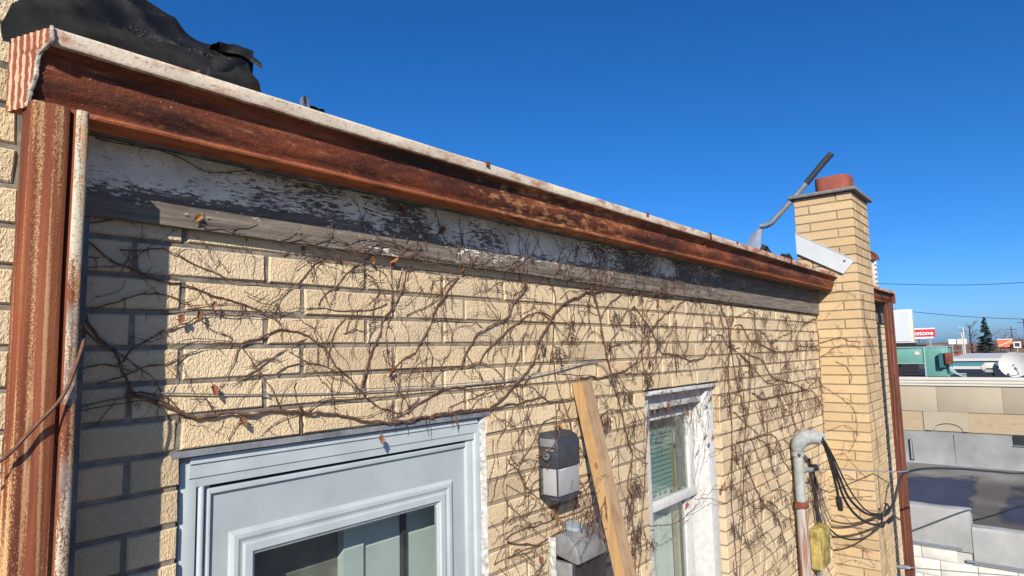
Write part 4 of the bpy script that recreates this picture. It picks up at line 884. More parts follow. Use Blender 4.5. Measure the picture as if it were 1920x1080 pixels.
def car(x, y, c, lb, L=4.6):
    t = thing('parked_car', (x, y, GND), lb, 'car', 'cars parked beyond the field'); m_ = simple('car_paint_'+lb.split()[0], c, .3, .5)
    MB().prism([(-L/2, .3), (L/2, .3), (L/2, .75), (L*.3, .9), (-L*.45, .95), (-L/2, .8)], lambda a, b: (x-.85, y+a, GND+b), lambda a, b: (x+.85, y+a, GND+b)).build('body', m_, t, bevel=.06)
    MB().prism([(-L*.38, .93), (L*.22, .9), (L*.08, 1.42), (-L*.27, 1.45)], lambda a, b: (x-.75, y+a, GND+b), lambda a, b: (x+.75, y+a, GND+b)).build('cabin', M_DARK, t, bevel=.05)
    for a in (-L*.3, L*.32):
        for sx in (-.8, .8): MB().tube([(x+sx-.1, y+a, GND+.33), (x+sx+.1, y+a, GND+.33)], .33, 14).build('wheel', M_BLACK, t)
car(232, 14.5, (.60, .60, .60), 'white car parked beyond the field, leftmost of the row'); car(233, 9, (.03, .035, .05), 'navy car parked beyond the field in the middle of the row', 5.6); car(232, 2.5, (.05, .055, .06), 'grey car parked beyond the field, rightmost of the row', 5.4); car(231, 20, (.35, .05, .04), 'red car parked beyond the field near the sign')
dirt = MB().q([(207, -60, GND+.008), (300, -60, GND+.008), (300, 90, GND+.008), (207, 90, GND+.008)]).build('field', simple('bare_brown_field', (.25, .165, .115), .95, .1, 0, .35, .12)); tag(dirt, 'bare brown field past the road', kind='structure')
# trees
M_BARE = simple('bare_tree_bark', (.075, .06, .062), .9, .1); M_PINE = simple('dark_spruce_needles', (.018, .042, .036), .9, .1, 0, .4, .8)
def conifer(x, y, h, w, label):
    t = thing('spruce_tree', (x, y, GND), label, 'tree'); MB().tube([(x, y, GND), (x, y-.2, GND+h)], [.28, .03], 7).build('trunk', M_BARE, t)
    r = random.Random(11); mb = MB()
    for k in range(150):
        f = k/149; z = GND+h*(.10+.90*f); L = w*(1-f)**.85*r.uniform(.65, 1.15)+.15; a = r.uniform(0, 6.283); d = Vector((math.cos(a), math.sin(a), 0)); p0 = Vector((x, y-.2*f, z)); p1 = p0+d*L+Vector((0, 0, -.10*L+.12*L*f))
        s_ = d.cross(Vector((0, 0, 1)))
        for j in range(6):
            q = p0.lerp(p1, .2+.8*j/5); wd = L*.22*(1.15-j/6)+.1
            for sg_ in (-1, 1): mb.q([q, q+s_*sg_*wd+d*wd*.5+Vector((0, 0, -.12)), q+s_*sg_*wd*.4+d*wd*1.2+Vector((0, 0, -.22))]); 
            mb.q([q+Vector((0, 0, .06)), q+d*wd+Vector((0, 0, -.3)), q+s_*.1+Vector((0, 0, -.35))])
    mb.build('crown', M_PINE, t)
def baretree(x, y, h, w, label, seed, group=None, mat=None):
    t = thing('bare_tree', (x, y, GND), label, 'tree', group); r = random.Random(seed); mb = MB(); tw = MB()
    tr = [(x, y, GND), (x+.1, y+r.uniform(-.2, .2), GND+h*.3), (x, y+r.uniform(-.3, .3), GND+h*.6), (x, y, GND+h*.95)]; mb.tube(catmull(tr, .5), .16*h/8, 6)
    def br(p, d, L, rad, lv):
        q = p+d*L; m1 = p+d*L*.5+Vector((0, r.uniform(-.1, .1), r.uniform(0, .1)))*L; (mb if lv < 2 else tw).tube([p, m1, q], [rad, rad*.75, rad*.45], 4)
        if lv < 4:
            for _ in range(3 if lv < 3 else 2): br(p.lerp(q, r.uniform(.35, 1)), (d+Vector((r.uniform(-.7, .7), r.uniform(-.7, .7), r.uniform(-.1, .6)))).normalized(), L*r.uniform(.45, .72), rad*.5, lv+1)
    for k in range(12):
        a = r.uniform(0, 6.28); br(Vector((x, y, GND+h*r.uniform(.3, .9))), Vector((math.cos(a), math.sin(a), r.uniform(.4, 1.1))).normalized(), w*r.uniform(.3, .55), .05*h/8, 1)
    mb.build('trunk', mat or M_BARE, t); tag(tw.build('crown', mat or M_BARE, t), kind='stuff')
conifer(215, 10.9, 11.0, 2.5, 'dark spruce tree standing over the far field'); baretree(217, 14.2, 9.5, 5.0, 'bare tree left of the dark spruce', 3)
for k, (x, y, h, w, lb) in enumerate([(275, 12.5, 7.0, 6, 'bushy bare tree right behind the spruce'), (280, 9.0, 6.8, 6, 'bushy bare tree above the orange billboard, left one'), (285, 5.2, 5.8, 5, 'bushy bare tree above the orange billboard, right one'), (270, 33, 7.5, 6, 'bare tree just right of the red sign')]): baretree(x, y, h, w, lb, 20+k, None, simple('purple_brown_twigs', (.13, .085, .085), .9, .1) if k == 0 else MATS['purple_brown_twigs'])
tl = MB(); r_ = random.Random(5)
for k in range(2600):
    y = r_.uniform(-60, 130); h = 3.2+2.6*mnoise.noise(Vector((y*.05, 0, 0)))+r_.uniform(-1, 1.2); x = r_.uniform(430, 470); tl.tube([(x, y, GND), (x, y+r_.uniform(-.6, .6), GND+h)], [.28, .12], 3, cap=False)
tag(tl.build('far_wood', MATS['purple_brown_twigs']), 'far leafless wood along the horizon', 'wood', kind='stuff')
for k, (x, y, h, lb) in enumerate([(195, 14.0, 7.9, 'tall pale lamp post left of the spruce, nearer'), (205, 15.2, 6.8, 'shorter pale lamp post beside the bare tree'), (210, 4.9, 8.0, 'dark utility pole with crossarm above the orange billboard'), (185, 1.75, 9.3, 'tall dark utility pole at the right edge of the view')]):
    t = thing('street_pole', (x, y, GND), lb, 'pole'); m_ = M_CREAM if k < 2 else M_BARE; MB().tube([(x, y, GND), (x, y, GND+h)], [.17, .12], 8).build('shaft', m_, t)
    if k >= 2: MB().box(x-.08, x+.08, y-1.1, y+1.1, GND+h*.9, GND+h*.9+.16).build('crossarm', m_, t)
    else: MB().tube([(x, y, GND+h), (x, y+.9, GND+h+.15)], .07, 6).build('lamp_arm', m_, t)
for k, (a, b, lb) in enumerate([((60, 7.2, 4.55), (60, -3.5, 4.05), 'upper thin power line crossing the sky above the far gutter'), ((60, 8.6, 2.62), (60, -3.5, 1.05), 'lower sagging power line crossing behind the blank sign')]):
    a, b = Vector(a), Vector(b); pts = [a.lerp(b, i/16)-Vector((0, 0, .25*math.sin(math.pi*i/16))) for i in range(-8, 25)]; tag(MB().tube(pts, .022, 5).build('power_line', M_BLACK), lb, 'power line')

# surveyed runs of the vine stems on the wall, millimetres (radius, then x and z of each point)
D={"left":[[7,-93,-161,-76,-187,-63,-209,-43,-231,-35,-248,-21,-271,-11,-293,0,-316,8,-331],
[3.2,-87,-201,-58,-226,-30,-243,-2,-266,20,-281,41,-296,55,-319,62,-339],
[4,-18,-263,-3,-237,15,-226,39,-212,55,-199,77,-192,105,-181,125,-169,140,-159,171,-156,222,-157,304,-157],
[3,-94,-274,-62,-267,-21,-276,4,-285],
[3.6,-64,-307,-26,-295,9,-283,46,-273,68,-269,101,-254,130,-243,154,-233,198,-231,233,-232],
[2.6,138,-168,172,-196,204,-206,233,-230],
[2.4,78,-230,106,-217,148,-216,191,-218,233,-229],
[2.4,-93,-348,-65,-345,-4,-339,18,-336],
[3,-92,-360,-44,-352,-4,-350,22,-348,59,-353],
[2,-63,-390,-38,-358,-20,-332]],"upper_left":[[4.2,-94,-18,-65,-43,-39,-57,-8,-68,10,-76,40,-80,68,-87,103,-93,145,-103,182,-117,235,-128,262,-140,300,-154,319,-156],
[2.6,-95,-47,-66,-46],
[2.2,-94,-71,-64,-65,-29,-59,6,-33,22,-22],
[3.2,-30,-25,-5,-24,27,-18,52,-13,72,-22,101,-32,143,-49,181,-63,220,-76,254,-77,303,-76,347,-84],
[1.6,-13,-17,-15,-38,-10,-66],
[1.8,-73,-130,-47,-123,-27,-110,-18,-89],
[3.6,-80,-155,-41,-138,-11,-127,14,-120,52,-114,69,-116,98,-131,116,-141],
[2.4,10,-153,64,-149,104,-143,146,-137,195,-132,235,-130],
[1.3,8,-31,48,7,82,31,105,39,136,15,167,-13,193,-42,214,-69],
[3,-86,24,-17,44,36,47,93,41,166,40,259,39,391,38]],"door_top":[[8,-9,-332,27,-340,59,-351,80,-366,105,-379,134,-388,170,-392,214,-392,267,-395,308,-395,351,-402,396,-405,459,-412,509,-418,561,-436,616,-449,673,-457,722,-459,817,-459,907,-454,1005,-454,1106,-455],
[4,-5,-327,32,-333,59,-346,88,-368],
[3,18,-328,48,-334,72,-342,99,-372],
[3,173,-387,161,-364,145,-349,115,-343],
[3.6,344,-393,325,-354,303,-320,281,-287,262,-263,244,-240,234,-231],
[3.2,420,-402,443,-383,475,-376,526,-375,597,-381,653,-376],
[2.8,396,-408,352,-416,316,-432,292,-453],
[2.8,247,-400,228,-423,209,-452],
[3,509,-418,492,-358,467,-328,442,-306,418,-277,364,-246],
[2.4,561,-436,634,-428,683,-417,712,-396]],"fan":[[5,234,-231,263,-218,305,-204,344,-193,394,-196,442,-221,478,-250,508,-287,543,-318,575,-349,588,-360,616,-389,663,-415,743,-441],
[3.4,344,-191,333,-174,319,-163,300,-154],
[2.8,233,-234,212,-284,200,-315,181,-333,173,-342],
[3.4,228,-313,265,-296,285,-287,313,-268,349,-246,387,-224,418,-214],
[3.2,331,-304,350,-289,387,-281,426,-278,475,-289,509,-306,534,-314],
[2.4,478,-315,526,-327,561,-348,583,-357],
[2,213,-324,265,-305,293,-300],
[5,583,-364,597,-320,616,-268,644,-222,660,-191,668,-159,708,-115,741,-64,763,8],
[3.4,560,-160,546,-153,510,-183,486,-237,483,-262],
[2.6,552,-150,616,-160,664,-159]],"centre_left":[[3,684,-108,648,-125,603,-133,560,-136,485,-134,438,-132,404,-136,358,-143,311,-157],
[4.4,449,-125,473,-94,502,-71,530,-40,569,-9,639,37],
[3,569,-9,603,-25,631,-40,654,-65,645,-89,606,-130],
[3.4,366,-83,403,-55,428,-26,448,-8,519,2,569,-6],
[2.6,366,-83,343,-102,328,-130,311,-145],
[1.8,464,-6,445,-20,443,-49,462,-81,485,-130],
[2,658,-6,658,-44,680,-108],
[2,668,-8,700,-67,708,-110],
[2.4,698,2,704,-83,708,-110],
[2.2,740,-7,714,-77,704,-94],
[3.4,704,-83,688,-170,683,-190,679,-227,691,-294,699,-317,719,-357,753,-400,766,-431],
[2,708,-118,684,-159,714,-222,703,-301],
[2.4,699,-312,754,-279,787,-257],
[1.6,428,15,427,-36,440,-71],
[1.6,517,17,532,-35]],"mid":[[5.5,984,-5,956,-34,914,-75,885,-108,866,-149,838,-197,813,-231,787,-257,738,-281,709,-298],
[3,756,-141,799,-126,860,-104,897,-81,914,-49,984,-3],
[6,1347,-5,1320,-44,1281,-72,1255,-110,1224,-140,1154,-167,1098,-182,1054,-210,1014,-255,993,-292,983,-311],
[4,866,-163,894,-150,944,-147,1019,-151,1056,-154,1098,-173],
[5,1528,-152,1431,-116,1358,-127,1287,-155,1222,-189,1172,-219,1115,-256,1090,-283,1076,-299],
[2.6,1386,-87,1431,-116,1493,-140],
[2.6,1473,35,1412,-14,1393,-81,1364,-137,1322,-214,1305,-263,1296,-341,1291,-368],
[4.4,733,-315,821,-308,910,-310,1013,-306,1079,-294,1133,-307,1166,-323,1208,-364],
[5,761,-439,798,-416,855,-393,904,-376,986,-374,1093,-373,1207,-371,1279,-367],
[3,713,-339,725,-368,749,-395,766,-427],
[3,931,-451,936,-434,985,-424,1039,-412,1092,-405,1136,-386,1190,-378],
[2.4,1038,-446,1070,-422,1108,-406],
[2.4,1073,-305,1088,-354,1114,-399,1134,-446],
[2,1130,-415,1158,-398,1190,-374],
[1.6,840,-172,842,-239,832,-305,833,-363],
[1.6,797,-304,840,-347,883,-371],
[2,935,-223,919,-84,891,-50,845,-2],
[2,778,10,822,-63,878,-86],
[1.5,1108,1,1121,-36,1114,-74,1124,-130],
[2.4,1135,-44,1193,-12,1253,0,1347,-1],
[2,978,-311,957,-336,940,-354]],"thick":[[9,1897,1,1755,-19,1673,-40,1606,-61,1549,-91,1493,-140,1449,-182,1402,-238,1374,-294,1324,-342,1260,-382,1183,-426,1126,-453],
[4.5,1473,33,1500,9,1523,-22,1531,-81,1516,-161,1506,-220,1506,-293,1517,-356,1532,-413,1555,-453,1582,-505,1609,-556,1624,-606,1639,-676,1643,-740],
[5.5,712,-456,797,-455,887,-453,985,-452,1106,-455,1205,-452,1326,-444,1434,-438,1460,-450,1584,-455,1630,-445],
[3.6,1291,-380,1363,-395,1395,-413,1434,-438],
[3,1373,-465,1342,-506,1316,-538,1265,-588,1255,-609,1203,-676],
[2.4,1477,-457,1439,-459,1379,-466],
[2.8,1252,-460,1238,-507,1199,-532,1167,-570,1160,-608,1169,-667],
[2,1278,-391,1271,-427,1276,-440],
[2.6,1527,-160,1573,-192,1620,-224,1655,-220],
[2,1727,-139,1676,-191,1654,-224,1596,-246],
[2.2,1569,-51,1628,-15,1706,-18]],"lamp":[[3,1595,-538,1491,-516,1412,-544,1370,-595,1324,-633,1262,-668,1211,-688,1184,-729,1192,-752,1216,-799,1273,-841,1327,-884,1366,-916,1423,-955],
[2,1210,-725,1210,-814],
[2.8,1287,-715,1307,-753,1308,-805,1324,-874],
[2,1210,-725,1259,-753,1327,-788,1399,-823],
[2.2,1311,-742,1381,-804,1427,-852,1473,-888],
[2.4,1185,-859,1195,-836,1247,-841,1313,-831],
[3,1186,-840,1192,-913,1202,-967,1197,-1022],
[4,1195,-908,1236,-897,1323,-895,1415,-900,1493,-899,1585,-906,1679,-902,1784,-897],
[4.5,1203,-915,1252,-938,1339,-960,1412,-966,1449,-956,1539,-956,1622,-965],
[3.6,1135,-976,1218,-973,1292,-968,1383,-975,1452,-976],
[2.6,1137,-980,1163,-941,1194,-924],
[2.2,1196,-867,1293,-803,1331,-778],
[2,1287,-715,1366,-707,1398,-702],
[2.2,1321,-633,1279,-684,1316,-756,1371,-814,1392,-827],
[2.2,1241,-498,1244,-585,1262,-663,1302,-725],
[2.6,1682,-854,1639,-869,1585,-912,1504,-958],
[2,1629,-658,1671,-729,1693,-683],
[2.4,1757,-812,1684,-835,1628,-861],
[2.2,1602,-545,1631,-633,1637,-718,1638,-823,1626,-904],
[2.4,1789,-937,1726,-977,1647,-991,1591,-998],
[2,1161,-995,1230,-1049,1304,-1052],
[2,1232,-987,1274,-1061],
[3,1202,-967,1277,-980,1354,-981,1392,-975]],"window_left":[[8,1786,17,1801,-17,1836,-62,1854,-115,1870,-194,1889,-244,1907,-303,1930,-360,1948,-415,1985,-481,2008,-542,2035,-616,2055,-666,2088,-737,2068,-793,2039,-857,2074,-950,2067,-1037,2080,-1112,2075,-1284],
[6,2274,-547,2255,-634,2217,-754,2202,-867,2176,-977,2141,-1084,2122,-1190,2094,-1289],
[4,2055,-666,2110,-708,2212,-758],
[3,2079,-892,2023,-940,1995,-1052],
[3,2008,-660,1961,-720,1887,-759],
[4,1995,-529,1891,-527,1837,-550,1819,-566],
[5,1692,-373,1773,-376,1849,-382,1929,-372,2031,-371,2257,-380],
[2.8,1535,-355,1627,-359,1693,-368,1757,-364,1826,-392,1903,-419,1948,-419],
[4,1783,-156,1745,-236,1717,-298,1686,-353,1663,-404],
[5,2050,-8,1948,-57,1891,-95,1866,-126],
[4.5,2170,-60,2093,-88,2025,-140,2008,-181,1950,-213,1924,-256],
[4,2023,-164,2110,-181,2182,-221,2231,-257],
[4,1932,-265,1946,-256,2008,-237,2081,-230,2177,-221],
[3,1825,-408,1790,-440,1772,-461],
[2.6,1809,-457,1863,-491,1883,-515],
[2.4,1876,-492,1908,-471,1977,-464],
[3.4,1987,-453,2057,-457,2103,-501,2140,-536,2185,-602,2207,-641],
[2.4,2181,-352,2108,-325,2143,-376,2114,-424],
[2.4,2036,-604,2134,-597,2248,-598],
[4,1764,-202,1790,-183,1832,-188,1870,-206],
[3.4,1693,-236,1765,-179,1783,-161]],"above_window":[[5,2170,-60,2230,-97,2264,-127,2331,-173,2382,-231,2434,-288],
[6,2594,-38,2497,-81,2404,-124,2332,-168,2271,-231,2198,-277,2169,-319,2022,-363,1938,-372],
[5,2714,-10,2624,-48,2585,-114,2568,-162,2451,-234],
[4,2567,-165,2608,-193,2635,-235,2693,-304,2752,-366,2783,-445],
[4,2547,-179,2499,-235,2420,-307,2351,-371,2261,-452],
[6,2434,-288,2493,-287,2603,-297,2710,-322,2832,-330,2934,-318,2997,-289,3057,-234,3150,-190,3222,-196,3282,-245,3363,-271,3474,-306,3605,-357,3694,-404],
[4,2864,-12,2774,-66,2712,-135,2640,-198],
[3,2995,-21,2880,-62,2814,-133,2743,-213],
[3.4,3033,-20,3084,-93,3154,-165,3314,-140],
[5,2253,-18,2239,-174,2226,-259,2241,-387,2241,-438,2243,-532],
[4,2714,-4,2908,-7,3014,14,3197,29],
[4.4,2586,7,2331,-1,2186,0,2051,-3],
[3,2404,-129,2478,-150,2568,-162],
[3,2319,-126,2296,-82,2374,-25],
[3,2624,-113,2611,-227,2583,-366],
[3,2246,-96,2289,-42,2320,-1],
[3,2408,-146,2382,-226],
[3,2377,-279,2359,-345,2284,-381,2156,-351,2083,-324]],"corner":[[7,3406,5,3419,-85,3363,-163,3346,-271,3299,-358,3292,-458,3281,-588,3298,-752,3269,-940,3234,-1116,3233,-1281,3245,-1469,3246,-1625],
[7,3173,28,3253,-40,3319,-107,3345,-219,3359,-301,3413,-464,3468,-566,3505,-678,3527,-766],
[6,3662,-306,3647,-509,3604,-646,3526,-776,3468,-900,3425,-1109,3382,-1260,3366,-1359,3319,-1487,3278,-1634],
[6,3448,-128,3540,-126,3626,-177,3696,-222,3796,-230,3948,-259,4222,-308,4534,-312,4744,-286,4791,-266,5070,-277,5329,-270],
[5,3510,-310,3670,-376,3866,-471,4052,-524,4218,-502],
[6,3633,-309,3758,-329,3908,-361,4003,-433,4195,-501,4523,-541,4866,-617,5101,-649,5284,-754,5319,-872],
[5,3862,-150,3995,-182,4118,-242,4368,-192,4608,-158,4764,-76,4839,2],
[6,5434,-1,5289,-42,4963,-94,4818,-147,4717,-219,4645,-293,4454,-383,4291,-444,4218,-506],
[7,3676,-566,3881,-618,4148,-619,4442,-615,4838,-615,5025,-584,5223,-550],
[5,5397,-12,5348,-325,5325,-600,5333,-758,5311,-965,5305,-1171],
[4,3438,-78,3579,-57,3679,-36,3826,-56,3873,-84],
[4,3732,-16,3880,-48,3959,-82]],"lower_right":[[5,4336,-639,4494,-788,4548,-900],
[5,4627,-671,4728,-834,4767,-907],
[4,4229,-681,4285,-761,4352,-909],
[4,3786,-626,3836,-749,3882,-842],
[5,3347,-658,3513,-738,3692,-814,3765,-856],
[6,3370,-843,3607,-852,3816,-855,4007,-870,4130,-935,4199,-1059,4326,-1145,4390,-1200],
[5,3704,-856,3907,-936,3985,-1093,4075,-1203,4146,-1367],
[5,3607,-852,3720,-991,3819,-1119,3906,-1220],
[4,4227,-925,4422,-994],
[6,3474,-973,3488,-1001,3589,-1121,3690,-1212,3758,-1279,3920,-1369,4045,-1465,4104,-1566,4155,-1657,4187,-1783],
[4.5,3470,-1111,3514,-1286,3608,-1397,3625,-1463,3712,-1526],
[5,3830,-1282,3991,-1341,4142,-1439,4370,-1516],
[4,3439,-1185,3628,-1286,3827,-1299],
[4.5,3388,-1386,3452,-1486,3498,-1538,3542,-1660],
[4,3740,-1542,3870,-1621,3980,-1780],
[3.6,3625,-1466,3744,-1467,3823,-1485,3933,-1578,3979,-1676],
[4,3946,-1234,4122,-1258,4288,-1321,4345,-1399],
[5,4847,-1232,4870,-1379,4921,-1531,4953,-1700],
[4,4977,-1314,5040,-1429,5068,-1560,5103,-1725],
[3.4,4708,-1330,4975,-1438,5273,-1406],
[3,4689,-1524,4955,-1517,5245,-1509],
[4,3116,-539,3252,-554,3409,-542,3643,-530],
[3,3047,-752,3164,-765,3272,-755]],"sill":[[5,2233,-1088,2344,-1114,2463,-1130,2571,-1132,2661,-1119,2743,-1102,2806,-1090],
[3,2475,-1122,2508,-1098,2602,-1080],
[3.4,2741,-1064,2933,-1094,3033,-1127,3192,-1176],
[3,2823,-1059,2936,-1069,3006,-1046,3113,-1056],
[3,2766,-639,2763,-772,2718,-919,2747,-1009,2729,-1050],
[2.6,2923,-735,2884,-864,2793,-973,2811,-1046],
[2.4,2832,-662,2952,-733],
[2.4,2986,-650,2952,-736,2901,-846,2865,-899],
[2.6,3158,-857,2995,-859,2897,-875],
[3,2246,-507,2368,-484,2472,-486],
[3,2787,-523,2876,-488,2944,-522],
[2.6,2307,-537,2464,-563,2715,-563],
[2.6,2545,-488,2549,-556,2506,-620],
[2.4,2414,-487,2420,-599],
[2.6,2691,-483,2783,-560,2846,-608],
[2.4,3134,-416,3046,-489,2924,-556,2895,-671]],"frieze":[[3,-93,194,-43,198,-5,194,26,197,67,196,96,185,121,173,166,177,244,197,286,195,345,192,392,187,460,182],
[2.6,509,50,581,68,681,74,741,60,821,43,911,37,1077,39,1370,45,1657,40,2002,34],
[2,509,40,687,44,790,37,894,18],
[2.4,708,187,739,142,782,89,803,60],
[2.2,763,196,782,101],
[2.2,778,155,831,85],
[2.6,855,199,875,153,922,76,963,45],
[2.4,1243,205,1288,159,1343,90],
[2.2,1344,207,1392,155,1440,93],
[2.6,1695,202,1642,117,1580,35],
[2,1480,204,1560,149,1667,199],
[2.2,586,169,599,187,618,195],
[2,573,97,577,136,599,171],
[2,286,192,330,173,328,144],
[2,376,191,408,187,448,176]],"chx":[[5,-13,-248,-99,-223,-178,-212,-257,-241,-329,-243],
[4.4,-13,-371,-101,-304,-174,-274,-259,-272,-332,-309],
[3,-148,-238,-194,-163,-145,-93],
[3.4,-69,154,-164,183,-230,187,-328,135],
[4,-128,-408,-206,-453,-237,-537,-217,-595],
[3.6,3,-603,-148,-711,-241,-813,-243,-1013,-177,-1156],
[3.4,-13,-997,-164,-939,-255,-1012],
[4,18,-1565,-119,-1530,-259,-1504,-330,-1491],
[3,-56,-52,-105,0,-90,15],
[3.4,18,-1752,-69,-1674,-164,-1746,-255,-1837],
[3.4,14,-1989,-113,-1903,-267,-1939],
[3,-24,-1441,-132,-1343,-236,-1396],
[3,-20,-2090,-145,-2024,-297,-2058],
[3,-10,-1223,-124,-1170,-199,-1250,-290,-1348]],"chy":[[5,5497,154,5442,56,5444,-51,5599,-198,5808,-347],
[4,5465,-51,5561,-244,5641,-372,5757,-476],
[4,5371,-309,5416,-464,5457,-686,5565,-959,5616,-1273],
[3.4,5518,-244,5664,-313,5739,-521],
[3.4,5536,-1304,5508,-1643,5582,-2000,5683,-2197]],"leaves":[[165,-137,0],
[132,-162,0],
[171,-334,0],
[394,-398,0],
[502,11,1],
[620,15,1],
[699,24,1],
[891,-63,1],
[990,22,1],
[1325,-8,2],
[952,-481,1],
[653,-501,2],
[687,-311,0],
[1482,-855,1],
[1454,-871,2],
[1480,-900,1],
[1312,-883,2],
[1378,-1019,2],
[1680,-919,1],
[1519,-551,1],
[2272,-332,0],
[1909,-249,0],
[2870,-755,0],
[2971,-767,2],
[2597,-1067,0],
[3092,-1051,1],
[885,135,0],
[716,175,0],
[1426,-680,2],
[2354,-566,0],
[2441,-552,0],
[2298,-566,2],
[2664,-606,0],
[2073,-482,2],
[3610,-247,2],
[2970,-553,2],
[117,59,1],
[94,-171,0],
[241,-411,2],
[2390,-31,0],
[2140,14,0]],"clusters":[[2062,-863],
[2118,-896],
[2033,-928],
[2094,-1057],
[2045,-1070],
[2069,-1121],
[2207,-1142],
[1889,-545],
[1844,-569],
[2024,-455],
[1929,-367],
[2230,-392],
[2249,-122],
[1924,-249],
[2050,-613],
[1610,-137],
[1617,-202],
[1413,-234],
[1522,-266],
[1982,-92],
[2126,-100],
[3447,-587],
[4150,-664],
[4259,-710],
[4460,-648],
[4648,-701],
[4935,-702],
[3976,-687],
[3838,-569],
[3234,-563],
[3294,-837],
[3527,-931],
[3926,-949],
[4088,-970],
[3815,-691],
[3472,-988],
[3317,-1122],
[3720,-1211],
[3864,-1271],
[3564,-1264],
[3951,-1375],
[3619,-1389],
[4031,-1532],
[3487,-1440],
[4192,-1315],
[4173,-553],
[4749,-565],
[3857,-175],
[4057,-268],
[4401,-330],
[3694,-404],
[5128,-233],
[3988,-44],
[4465,-30],
[4873,-40],
[3327,-228],
[3427,-428],
[3309,-902],
[3204,-1041],
[3205,-1299],
[4996,-1359],
[4757,-1419],
[5137,-1720]],"wire":[56,-333,197,-345,304,-352,455,-360,584,-364,708,-367,988,-370,1278,-365,1527,-344,1822,-319,1947,-419]}
# ---------------------------------------------------------------- climbing vines
LAB = {'left': 'thick bare vine tangle on the shaded bricks beside the big downspout', 'upper_left': 'bare vine on the top brick courses near the left downspout', 'door_top': 'heavy vine stem lying along the top of the door frame',
 'fan': 'arching vine rising fanwise above the left half of the door', 'centre_left': 'bundle of thin vine stems above the middle of the door', 'mid': 'bare vine arching over the upper wall right of the door centre', 'thick': 'thickest vine stem curving down to the upper right door corner',
 'lamp': 'looping thin vine wrapped around both wall lamps', 'window_left': 'upright vine with seed clusters between the board and the window', 'above_window': 'arching vine on the bricks above the window', 'corner': 'dark vine climbing the wall right of the window towards the chimney corner',
 'lower_right': 'hanging dark vine on the lower wall behind the service mast', 'sill': 'fine vine strands draped across the window', 'frieze': 'twiggy vine clinging to the peeling frieze board', 'chim': 'sparse vine on the two sunlit faces of the chimney'}
def leaf_mesh(seed):
    """a small dried three-lobed leaf folded along its midrib, with a stalk"""
    r = random.Random(seed); mb = MB(); side = [(0, -.75), (.30, -.62), (.62, -.30), (.42, -.08), (.74, .22), (.36, .34), (.22, .70), (0, 1.0)]; fold = r.uniform(.5, 1.0); curl = r.uniform(.25, .6)
    P3 = lambda x, z, k: (x*math.cos(fold*abs(x)), -abs(x)*math.sin(fold)*.9-curl*z*z*.5+k+r.uniform(-.05, .05), z*(1-.15*abs(x)))
    for sg_ in (1, -1):
        sd = [(x*r.uniform(.75, 1.1), z*r.uniform(.9, 1.08)) for x, z in side]
        mid = [(0, z) for x, z in sd]; 
        for a, b in zip(range(len(sd)-1), range(1, len(sd))):
            m0, m1, p0, p1 = P3(*mid[a], 0), P3(*mid[b], 0), P3(sd[a][0]*sg_, sd[a][1], 0), P3(sd[b][0]*sg_, sd[b][1], 0); mb.q([m0, p0, p1, m1] if sg_ > 0 else [m1, p1, p0, m0])
    mb.tube([(0, -curl*.28, -.75), (.08, .05, -1.2), (.05, .25, -1.6)], [.05, .04, .03], 4); return mb
LM = {(s, c): leaf_mesh(s).mesh('leaf', M_LEAF[c]) for s in range(3) for c in range(3)}
def to3(pl, base=0.):
    if pl == 'y': return lambda u, z, d: Vector((u, base-d, z))
    return lambda u, z, d: Vector((base-d, u, z))
def blocked(u, z): return (DX0 < u < DX1 and z < DZ) or (WX0 < u < WX1 and z < WZ1)
def wander(td, u, z, L, r, ang, f3, rad=.0011, grav=.0, lim=None):
    o = f3(0, 0, 0); pts = []; a = ang; lift = r.uniform(.002, .008)
    for i in range(int(L/.014)):
        pts.append(f3(u, z, lift+.008*max(0, mnoise.noise(Vector((u*20, z*20, ang)))))); a += r.gauss(0, .30)-.10*math.sin(2*(a-ang))*.5; u += .014*math.cos(a); z += .014*math.sin(a)
        if lim and blocked(u, z): break
        if lim and not (lim[0] < u < lim[1] and lim[2] < z < lim[3]): break
        if r.random() < .22: b = a+r.choice((-1, 1))*r.uniform(.6, 1.3); l2 = r.uniform(.008, .03); td.tube([pts[-1], f3(u+l2*math.cos(b), z+l2*math.sin(b), lift+.004)], [rad*.8, rad*.4], 3, cap=False)
    if len(pts) > 2: td.tube(pts, [rad*(1-.5*i/len(pts)) for i in range(len(pts))], 4, cap=False)
